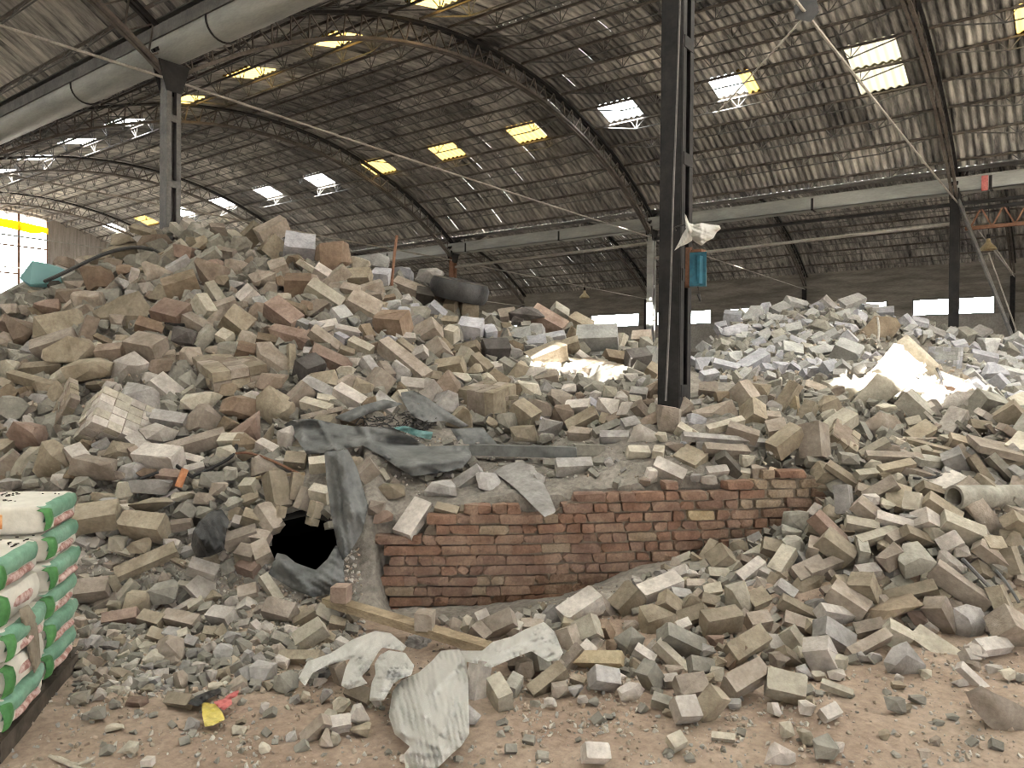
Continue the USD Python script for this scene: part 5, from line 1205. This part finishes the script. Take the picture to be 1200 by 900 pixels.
solid('felt_scrap', drape([(579, 553), (590, 546), (606, 541), (624, 545), (634, 560), (645, 582), (652, 600), (638, 606), (622, 590), (604, 572)], 4, r, folds=.035, lift=.05, bulge=.03, D0=lambda x, y: 6.0 - (y - 541) * .0135, fdir=1.0), STONE['grey'][1], 'stiff grey corrugated scrap hanging over the top edge of the red wall', 'scrap', smooth=True)
ch = tpx(0, 450, [905, 690, 930, 650, 980, 600, 1040, 585, 1075, 640, 1060, 700, 1050, 780, 980, 810, 920, 815, 895, 760])
solid('charred_sheet', drape(ch, 4, r, folds=.10, lift=.12, bulge=.10, fscale=9, fdir=1.0), M_black, 'crumpled charred black sheet lying left of the stoke hole', 'sheet', smooth=True)

# white plastic film on the ground
film = thing('plastic_sheet', 'dirty white plastic sheet bunched up on the ground in front of the plank', 'plastic sheet')
wa = tpx(300, 675, [198, 480, 240, 400, 350, 362, 450, 298, 560, 256, 632, 268, 706, 330, 690, 352, 592, 335, 572, 360, 525, 440, 495, 470, 525, 505, 430, 532, 398, 512, 420, 430, 440, 390, 330, 420, 265, 455, 230, 517])
part(film, 'left_arm', drape(wa, 2.2, r, folds=.047, lift=.16, bulge=.06, D0=lambda x, y: depth(x, y + 12), fscale=6, fdir=-.5), M_plastic, smooth=True)
wb = tpx(300, 675, [556, 410, 580, 370, 622, 348, 700, 360, 742, 420, 728, 465, 680, 480, 645, 505, 600, 582, 530, 586, 542, 500, 560, 460])
part(film, 'bundle', drape(wb, 2.2, r, folds=.047, lift=.18, bulge=.12, D0=lambda x, y: depth(x, y + 14), fscale=5, fdir=.1), M_plastic, smooth=True)
wc = tpx(300, 675, [868, 350, 952, 342, 985, 385, 995, 500, 1000, 740, 960, 800, 920, 832, 880, 872, 850, 900, 800, 906, 700, 904, 695, 832, 722, 800, 650, 742, 622, 655, 640, 540, 680, 490, 762, 452, 820, 402])
part(film, 'hanging_sheet', drape(wc, 2.2, r, folds=.047, lift=.14, bulge=.10, D0=lambda x, y: depth(x, y) - .06 * max(0, (800 - y) / 60), fscale=6.5, fdir=1.35, ridge=[(548, 772, 549, 860, .045, 4), (540, 776, 505, 812, .04, 4), (472, 800, 462, 826, .032, 4), (462, 826, 470, 858, .032, 4), (470, 858, 515, 876, .04, 4), (495, 815, 498, 838, .03, 3.5), (498, 838, 518, 858, .03, 3.5), (518, 858, 530, 835, .03, 3.5), (530, 835, 532, 800, .028, 3.5), (510, 800, 512, 830, .025, 3), (480, 880, 520, 884, .04, 4)]), M_plastic, smooth=True)
wd = tpx(300, 675, [955, 350, 1060, 350, 1110, 308, 1200, 283, 1260, 250, 1350, 215, 1400, 260, 1440, 360, 1420, 395, 1370, 402, 1290, 352, 1200, 388, 1100, 432, 1040, 412, 985, 402])
part(film, 'right_arm', drape(wd, 2.2, r, folds=.047, lift=.20, bulge=.08, D0=lambda x, y: depth(x, y + 14), fscale=5.5, fdir=-.35), M_plastic, smooth=True)


def box_between(p, q, w, h, tilt=0.0, up=(0, 0, 1)):
    return MB().bar(p, q, w, h, up).mesh()


def bevel_box(p, q, w, h, r):
    p, q = np.asarray(p), np.asarray(q); t = q - p; L = np.linalg.norm(t); t /= L
    a = np.cross(t, [0, 0, 1.0]); a /= np.linalg.norm(a); b = np.cross(a, t)
    m = block(L, w, h, r, chip=.03); m.vertices = m.vertices @ np.stack([t, a, b]) + (p + q) / 2
    return m if np.linalg.det(np.stack([t, a, b])) > 0 else m


pa, pb = at(383, 703, depth(383, 712) - .10), at(574, 760, depth(574, 770) - .06)
solid('plank', bevel_box(pa, pb, .10, .045, r), M_wood, 'weathered wooden plank lying slantwise below the left end of the red wall', 'plank')
for (x, y), s, lab in (((400, 695), 19, 'small brick stub standing on the upper end of the plank'), ((498, 727), 20, 'small brick stub standing midway on the plank')):
    u_ = (x - 383) / 191; D = (depth(383, 712) - .10) * (1 - u_) + (depth(574, 770) - .06) * u_ - .03; sc = D / FOC
    m = block(s * sc, s * sc * 1.0, s * sc, r, chip=.04); a = .5
    R_ = trimesh.transformations.rotation_matrix(a, [0, 0, 1.0]); m.apply_transform(R_); m.vertices += at(x, y, D)
    solid('brick_stub', m, STONE['tan' if x > 450 else 'red'][3], lab, 'brick')
pa, pb = at(551, 527, 6.1), at(676, 530, 6.0)
solid('timber_beam', bevel_box(pa, pb, .10, .085, r), M_tarp, 'dark grey timber lying level across the kiln top right of the tarpaulin', 'timber')
solid('timber_beam', bevel_box(at(673, 527, 6.05), at(708, 528, 6.05), .12, .09, r), STONE['grey'][0], 'short grey timber end continuing the dark timber on the kiln top', 'timber')


def wire(pts, rad, m, lab, cat='rod', name='steel_rod', dz=.12):
    P = [at(x, y, (d_[0] if d_ else depth(x, y) - dz)) for x, y, *d_ in pts]
    from scipy.interpolate import CubicSpline
    t = np.arange(len(P)); cs = CubicSpline(t, np.array(P)) if len(P) > 2 else None
    Q = cs(np.linspace(0, len(P) - 1, 6 * len(P))) if cs else np.linspace(P[0], P[1], 6)
    return solid(name, MB().tube(Q, rad, 6).mesh(), m, lab, cat, smooth=50)


wire([(459, 338, 9.4), (461, 310, 9.45), (465, 276, 9.5)], .018, M_rust, 'thin rusty rebar sticking straight up from the crest of the left mound')
wire([(52, 330, 9.0), (95, 310, 9.1), (127, 296, 9.3), (160, 290, 9.35), (188, 298, 9.4)], .022, M_black, 'black cable looping over the left flank near the glazed opening', 'cable', 'cable')
wire([(175, 370), (195, 379), (216, 381)], .018, M_steel, 'short bent dark rod below the largest block of the mound')
wire([(205, 372), (212, 390), (215, 398)], .016, M_steel, 'short dark rod crossing the bent one below the largest block')
wire([(192, 534), (210, 548), (226, 559)], .014, M_steel, 'dark straight rod slanting down by the pale squared block')
wire([(148, 570), (168, 560), (186, 554)], .014, M_steel, 'dark rod poking out to the left under the pale squared block')
wire([(226, 558), (255, 545), (272, 534), (277, 522)], .014, M_steel, 'dark hooked rod end at the foot of the left slope')
wire([(262, 528), (280, 531), (300, 533), (352, 556)], .010, M_rust, 'thin rusty rod running towards the stoke hole')
wire([(300, 560), (330, 557), (357, 555)], .012, M_wood, 'thin pale stick lying above the stoke hole', 'stick', 'stick')
wire([(1029, 401, 8.3), (1030, 385, 8.4), (1028, 372, 8.5)], .012, M_rod, 'thin pale stick standing up left of the sunlit peak', 'stick', 'stick')
wire([(940, 457), (958, 463), (972, 467)], .025, M_rod, 'pale metal tube poking out left of the sunlit peak', 'tube', 'metal_tube')
wire([(1096, 462), (1103, 450), (1102, 440), (1098, 432)], .015, M_steel, 'dark twisted iron strap right of the sunlit peak', 'strap', 'iron_strap')
wire([(1070, 560), (1095, 559), (1118, 556), (1130, 566)], .010, M_steel, 'thin dark rod lying across slabs left of the clay pipe')
wire([(1128, 655), (1150, 678), (1172, 700)], .012, M_steel2, 'thin bent rod at the right edge above the right heap')
wire([(1166, 668), (1180, 684), (1194, 706)], .010, M_steel2, 'second thin rod hanging at the right edge above the right heap')

# ceramic pipe, drum, odd pieces
P = at(1118, 583, 5.2); ax_ = _rt * .95 + _fw * .25 + np.array([0, 0, -.02]); ax_ /= np.linalg.norm(ax_)
m = trimesh.creation.annulus(.063, .082, .62, sections=28); M4 = trimesh.geometry.align_vectors([0, 0, 1], ax_); m.apply_transform(M4); m.vertices += P + ax_ * .31
solid('clay_pipe', m, STONE['grey'][2], 'short open clay pipe lying among the slabs at the right edge', 'pipe', smooth=40)
m = trimesh.creation.annulus(.018, .026, .13, sections=16); m.apply_transform(trimesh.geometry.align_vectors([0, 0, 1], [.3, -.2, 1])); m.vertices += at(213, 560, 5.55)
solid('clay_pipe', m, M_orange, 'small orange clay pipe piece at the foot of the left slope', 'pipe', smooth=40)
D = 9.6; prof = np.array([(.001, -.12), (.34, -.12), (.37, -.06), (.37, .06), (.34, .12), (.20, .13), (.17, .05), (.001, .05)])
m = trimesh.creation.revolve(prof, sections=28); m.apply_transform(trimesh.transformations.rotation_matrix(.25, [1, 0, 0])); m.vertices += at(538, 340, D)
solid('rubber_tyre', m, M_black, 'black rubber tyre lying on the right shoulder of the left mound', 'tyre', smooth=40)
solid('teal_bundle', rock(.42, .26, .3, np.random.default_rng(4)).apply_translation(at(50, 322, 9.2)), translucent('teal_film', (.32, .55, .56), back=.5), 'small pale teal plastic bundle in front of the glazed opening', 'bundle')
tw = tpx(0, 675, [945, 590, 1010, 598, 1042, 640, 1055, 672, 1000, 700, 960, 708, 948, 650])
solid('yellow_wrapper', drape(tw, 2.2, r, folds=.03, lift=.07, fscale=5, bulge=.02, D0=lambda x, y: depth(x, y)), M_yellow, 'crumpled yellow wrapper lying on the ground left of the plastic sheet', 'wrapper', smooth=True)
tw = tpx(0, 675, [1000, 590, 1050, 575, 1062, 562, 1100, 540, 1122, 535, 1110, 565, 1085, 575, 1088, 600, 1050, 630, 1020, 612])
solid('red_wrapper', drape(tw, 2.0, r, folds=.03, lift=.10, fscale=5, bulge=.02, D0=lambda x, y: depth(x, y)), M_pink, 'torn red wrapper beside the yellow one on the ground', 'wrapper', smooth=True)
tw = tpx(0, 675, [880, 600, 900, 570, 960, 545, 1030, 525, 1040, 545, 980, 575, 930, 612])
solid('black_scrap', drape(tw, 2.5, r, folds=.03, lift=.10, fscale=5, bulge=.02, D0=lambda x, y: depth(x, y)), M_black, 'black plastic scrap behind the yellow wrapper', 'scrap', smooth=True)
q = MB()
for pts in ([(58, 886), (75, 893), (92, 896), (108, 890)], [(75, 893), (82, 897), (95, 901), (100, 901)], [(60, 887), (70, 888), (80, 893)]):
    q.tube([at(x, y, depth(x, y) - .02) for x, y in pts], .008, 5)
solid('dry_twig', q.mesh(), STONE['pale'][2], 'pale dry twig lying on the earth at the lower left corner', 'twig')
tw = tpx(300, 675, [660, 330, 690, 262, 725, 250, 800, 290, 870, 330, 880, 360, 830, 400, 760, 440, 700, 400])
m = rock(.24, .17, .16, np.random.default_rng(8), 26)
for _ in range(3): m = m.subdivide()
m.vertices += m.vertex_normals * ((meshkit.fbm(m.vertices * 28, 3, 5) - .5) * .05)[:, None]
m.apply_transform(trimesh.transformations.rotation_matrix(.4, [0, 0, 1])); m.vertices += at(492, 759, 4.62)
solid('mortar_lump', m, STONE['grey'][1], 'lump of crumbled grey mortar between the plank and the plastic sheet', 'mortar lump')

# things on the tall dark column
cx, cy = D1, T0
bx = at(818, 316, 6.15)
g = thing('switch_box', 'battered blue switch box fixed to the right side of the tall dark column', 'switch box', None, bx)
m = block(.075, .13, .27, r, chip=.04); m.apply_transform(trimesh.transformations.rotation_matrix(YAW - .3, [0, 0, 1])); part(g, 'case', m, M_blue)
m = block(.085, .09, .02, r); m.vertices += [0, 0, .145]; part(g, 'lid_flange', m, M_rust)
m = block(.06, .02, .22, r); m.vertices += -FWD * .065 + [0, 0, -.01]; part(g, 'cover', m, M_blue)
q = MB().tube([(0, 0, -.13), (.01, -.01, -.2), (-.02, -.03, -.25), (-.05, -.02, -.2)], .008); part(g, 'cable_end', q.mesh(), M_wire)
solid('mounting_board', MB().bar(at(807.5, 290, 6.22), at(806.5, 337, 6.22), .045, .03).mesh(), M_rust, 'rusty brown mounting board behind the blue switch box', 'board')
sack = thing('tied_sack', 'dirty white torn sack tied round the tall dark column above the switch box', 'sack')
s1 = [(803, 266), (807, 261), (814, 263), (822, 261), (832, 263), (843, 264), (845, 268), (840, 272), (836, 279), (828, 283), (822, 288), (815, 284), (810, 280), (806, 274)]
part(sack, 'bag', drape(s1, 1.5, r, folds=.04, lift=.02, bulge=.09, D0=6.2, fscale=5, fdir=.3), M_plastic, smooth=True)
s2 = [(802, 250), (804, 252), (807, 260), (812, 270), (811, 282), (805, 286), (797, 289), (790, 294), (796, 283), (799, 276), (804, 268), (803, 258)]
part(sack, 'torn_end', drape(s2, 1.5, r, folds=.03, lift=.02, bulge=.05, D0=6.12, fscale=4, fdir=1.2), M_plastic, smooth=True)
q = MB().tube([at(812 + 22 * math.cos(a), 268 + 5 * math.sin(a), 6.25 + .12 * math.sin(a)) for a in np.linspace(2.0, 5.2, 8)], .006)
part(sack, 'tie_string', q.mesh(), M_wire)
wire([(797, 0, 6.13), (792, 150, 6.13), (789, 230, 6.12), (786, 330, 6.10), (780, 470, 6.08)], .008, M_steel2, 'thin cable running down the face of the tall dark column', 'cable', 'cable')

# ------------------------------------------------------------------ the stack of paper sacks at the left
M_paper = mat('sack_paper', (.56, .53, .46), (.70, .67, .60), scale=4, rough=.7, bump=.2, bump_scale=18, fine=.15)
M_paper2 = mat('sack_kraft', (.55, .46, .33), (.66, .57, .43), scale=4, rough=.7, bump=.2, bump_scale=18, fine=.15)
M_green = mat('sack_green', (.115, .255, .17), (.21, .37, .27), scale=5, rough=.6, bump=.25, bump_scale=26, fine=.25, c3=(.36, .50, .42), lo=.3, hi=.6)
M_leaf = mat('sack_bright_green', (.05, .17, .05), (.09, .25, .08), scale=7, rough=.5, bump=.2)
M_print = mat('sack_red_print', (.40, .20, .17), (.55, .38, .34), scale=30, rough=.7, bump=.0, c3=(.66, .59, .54), lo=.42, hi=.52)
M_orange2 = mat('sack_orange_print', (.66, .26, .08), (.74, .38, .16), scale=30, rough=.7, c3=(.62, .52, .40), lo=.45, hi=.55)
M_darkwood = mat('dark_pallet_wood', (.05, .04, .03), (.11, .09, .07), scale=6)
M_chip = mat('dark_chips', (.03, .025, .02), (.07, .06, .05), scale=20)
BR = at(47, 0, 3.62); BR = np.array([BR[0], BR[1], 0]);
p1, p2 = at(4, 450, 3.14), at(92, 450, 4.12); ydir = (p2 - p1); ydir[2] = 0; LEN = np.linalg.norm(ydir); ydir /= LEN; xdir = np.array([ydir[1], -ydir[0], 0])   # xdir: to the right in the picture
ORG = np.array([p1[0], p1[1], 0])
def bag(u0, w, z0, h, L, r, lab, ends='green', top=False):
    """a filled paper sack; its folded end looks right. u0: metres along the stack's right side, w: the sack's width"""
    t = thing('paper_sack', lab, 'sack', None)
    shift = r.normal(0, .012)
    nu, nv = 18, 12
    def shell(x0, x1, za, zb, infl=.0, n=(10, 12, 5)):
        m = trimesh.creation.box((1, 1, 1)); 
        for _ in range(4): m = m.subdivide()
        v = np.array(m.vertices) * 2
        nr = (np.abs(v[:, 0]) ** 14 + np.abs(v[:, 1]) ** 12 + np.abs(v[:, 2]) ** 9) ** (1 / 11.0)
        v = v / np.maximum(nr, 1)[:, None]
        P_ = np.stack([(x0 + x1) / 2 + v[:, 0] * (x1 - x0) / 2, u0 + w / 2 + v[:, 1] * w / 2, (za + zb) / 2 + v[:, 2] * (zb - za) / 2], 1)
        P_[:, 2] += (meshkit.fbm(P_ * 9, 2, int(z0 * 100)) - .5) * .018
        P_[:, 0] += (meshkit.fbm(P_ * 14 + 5, 2, 3) - .5) * .018 + shift
        W_ = ORG + P_[:, :1] * xdir + P_[:, 1:2] * ydir; W_[:, 2] = P_[:, 2]
        return trimesh.Trimesh(W_, m.faces, process=False)
    body = shell(-L, 0, z0, z0 + h); part(t, 'body', body, M_paper, smooth=True)
    # the green wrap over the upper half of the end, white printed panel below
    def patch(y0, y1, ztop, zbot, off, xin, material, name, label=None):
        nn = 9; vv = []
        fr = np.linspace(0, 1, nn)
        rows = [(-xin, ztop + .004)] + [(off + .012 * math.sin(math.pi * f), ztop - (ztop - zbot) * f) for f in np.linspace(0.06, 1, 6)]
        for a_ in fr:
            y = y0 + (y1 - y0) * a_; ed = .02 * (abs(2 * a_ - 1) ** 4)
            for x, z in rows:
                P_ = np.array([x - ed + shift + .004 * math.sin(30 * y + 20 * z), y, z - ed * .5]); W_ = ORG + P_[0] * xdir + P_[1] * ydir; vv.append([W_[0], W_[1], P_[2]])
        k = len(rows); vv = np.array(vv)
        ff = [[i * k + j, i * k + j + 1, (i + 1) * k + j + 1, (i + 1) * k + j] for i in range(nn - 1) for j in range(k - 1)]
        v2 = vv - xdir * .004; m = np.vstack([vv, v2]); ff2 = ff + [[a + len(vv) for a in f_[::-1]] for f_ in ff]
        part(t, name, (m, np.array(ff2)), material, smooth=True, label=label)
    if ends == 'green':
        patch(u0 + .012, u0 + w - .012, z0 + h * .98, z0 + h * .46, .008, .015, M_green, 'green_flap', 'green folded end flap')
        patch(u0 + .10, u0 + w - .07, z0 + h * .38, z0 + h * .12, .004, -.006, M_print, 'printed_panel', 'blurred red print')
        patch(u0 - .004, u0 + .07, z0 + h * .86, z0 + h * .2, .014, .01, M_leaf, 'corner_fold', 'bright green corner fold')
    elif ends == 'print':
        patch(u0 + .03, u0 + w - .03, z0 + h * .92, z0 + h * .12, .006, .0, M_paper, 'white_panel')
        patch(u0 + .08, u0 + w - .10, z0 + h * .74, z0 + h * .28, .010, -.008, M_print, 'printed_panel', 'blurred red print')
        patch(u0 - .004, u0 + .06, z0 + h * .9, z0 + h * .1, .014, .01, M_leaf, 'corner_fold', 'bright green corner fold')
    if top == 'front':
        # blurred orange lettering along the front edge
        for k in range(7):
            x0 = -L + .1 + k * .075; y = u0 - .004
            vv = []
            for x, z in ((x0, z0 + .035), (x0 + .05, z0 + .035), (x0 + .05, z0 + h - .04), (x0, z0 + h - .04)):
                for o in (0, .003):
                    W_ = ORG + (x + shift) * xdir + (y - o) * ydir; vv.append([W_[0], W_[1], z])
            part(t, 'front_letter', (np.array(vv), np.array([[1, 3, 5, 7], [0, 6, 4, 2], [0, 2, 3, 1], [2, 4, 5, 3], [4, 6, 7, 5], [6, 0, 1, 7]])), M_orange2 if k in (0, 1, 5, 6) else M_print, label='blurred block of print')
    return t


hh = .142
col_a = [(.545, .50, 'green'), (.56, .49, 'print'), (.55, .50, 'green'), (.545, .50, 'green'), (.56, .49, 'green'), (.545, .51, 'green')]
col_b = [(-.02, .50, 'green'), (.0, .49, 'print'), (-.02, .50, 'green'), (.01, .50, 'print'), (-.02, .51, 'green')]
nm = ['lowest', 'second lowest', 'third lowest', 'fourth lowest', 'second highest', 'topmost']
for i, (u, w, e) in enumerate(col_a):
    bag(u, w, .12 + i * hh, hh, .78, np.random.default_rng(60 + i), f'{nm[i]} white and green paper sack of the rear pile at the left edge', 'green' if i != 1 else 'green', 'front' if i == 5 else False)
nm = ['lowest', 'second lowest', 'middle', 'second highest', 'topmost']
for i, (u, w, e) in enumerate(col_b):
    bag(u, w, .12 + i * hh, hh, .78, np.random.default_rng(80 + i), f'{nm[i]} white and green paper sack of the front pile at the left edge', e)
g = thing('pallet', 'dark wooden pallet under the paper sacks', 'pallet')
for y in (0.0, .26, .52, .78, 1.02):
    a_, b_ = ORG + xdir * -.8 + ydir * y, ORG + xdir * -.02 + ydir * y
    part(g, 'deck_board', MB().bar(a_ + [0, 0, .105], b_ + [0, 0, .105], .1, .025).mesh(), M_darkwood)
for x in (-.75, -.4, -.05):
    a_, b_ = ORG + xdir * x, ORG + xdir * x + ydir * 1.04
    part(g, 'bearer', MB().bar(a_ + [0, 0, .045], b_ + [0, 0, .045], .09, .09).mesh(), M_darkwood)
q = MB()
rr2 = np.random.default_rng(5)
for i in range(260):
    top = i % 3 == 0
    u, x = (rr2.uniform(.6, .98), rr2.uniform(-.5, -.05)) if top else (rr2.uniform(.05, .52), rr2.uniform(-.6, -.03))
    z = (.12 + 6 * hh if top else .12 + 5 * hh) + .004
    if meshkit.noise(np.array([u * 9, x * 9, 0.])) < .45: continue
    a = rr2.uniform(0, 3.14); L = rr2.uniform(.004, .011); c_ = ORG + x * xdir + u * ydir + np.array([0, 0, z]); d_ = np.array([math.cos(a), math.sin(a), 0]) * L
    q.bar(c_ - d_, c_ + d_, L * .8, .004)
solid('dark_chips', q.mesh(), M_chip, 'dark chips scattered on the tops of the paper sacks', 'chips', kind='stuff')
rag = [(22, 714), (33, 708), (42, 722), (46, 748), (48, 776), (40, 790), (34, 770), (27, 740)]
solid('brown_rag', drape(rag, 2.5, np.random.default_rng(3), folds=.03, lift=.0, bulge=.03, D0=lambda x, y: 3.26 + (x - 20) * .009, fscale=7, fdir=1.3), STONE['tan'][0], 'dusty brown rag hanging from the side of the sack stack', 'rag', smooth=True)
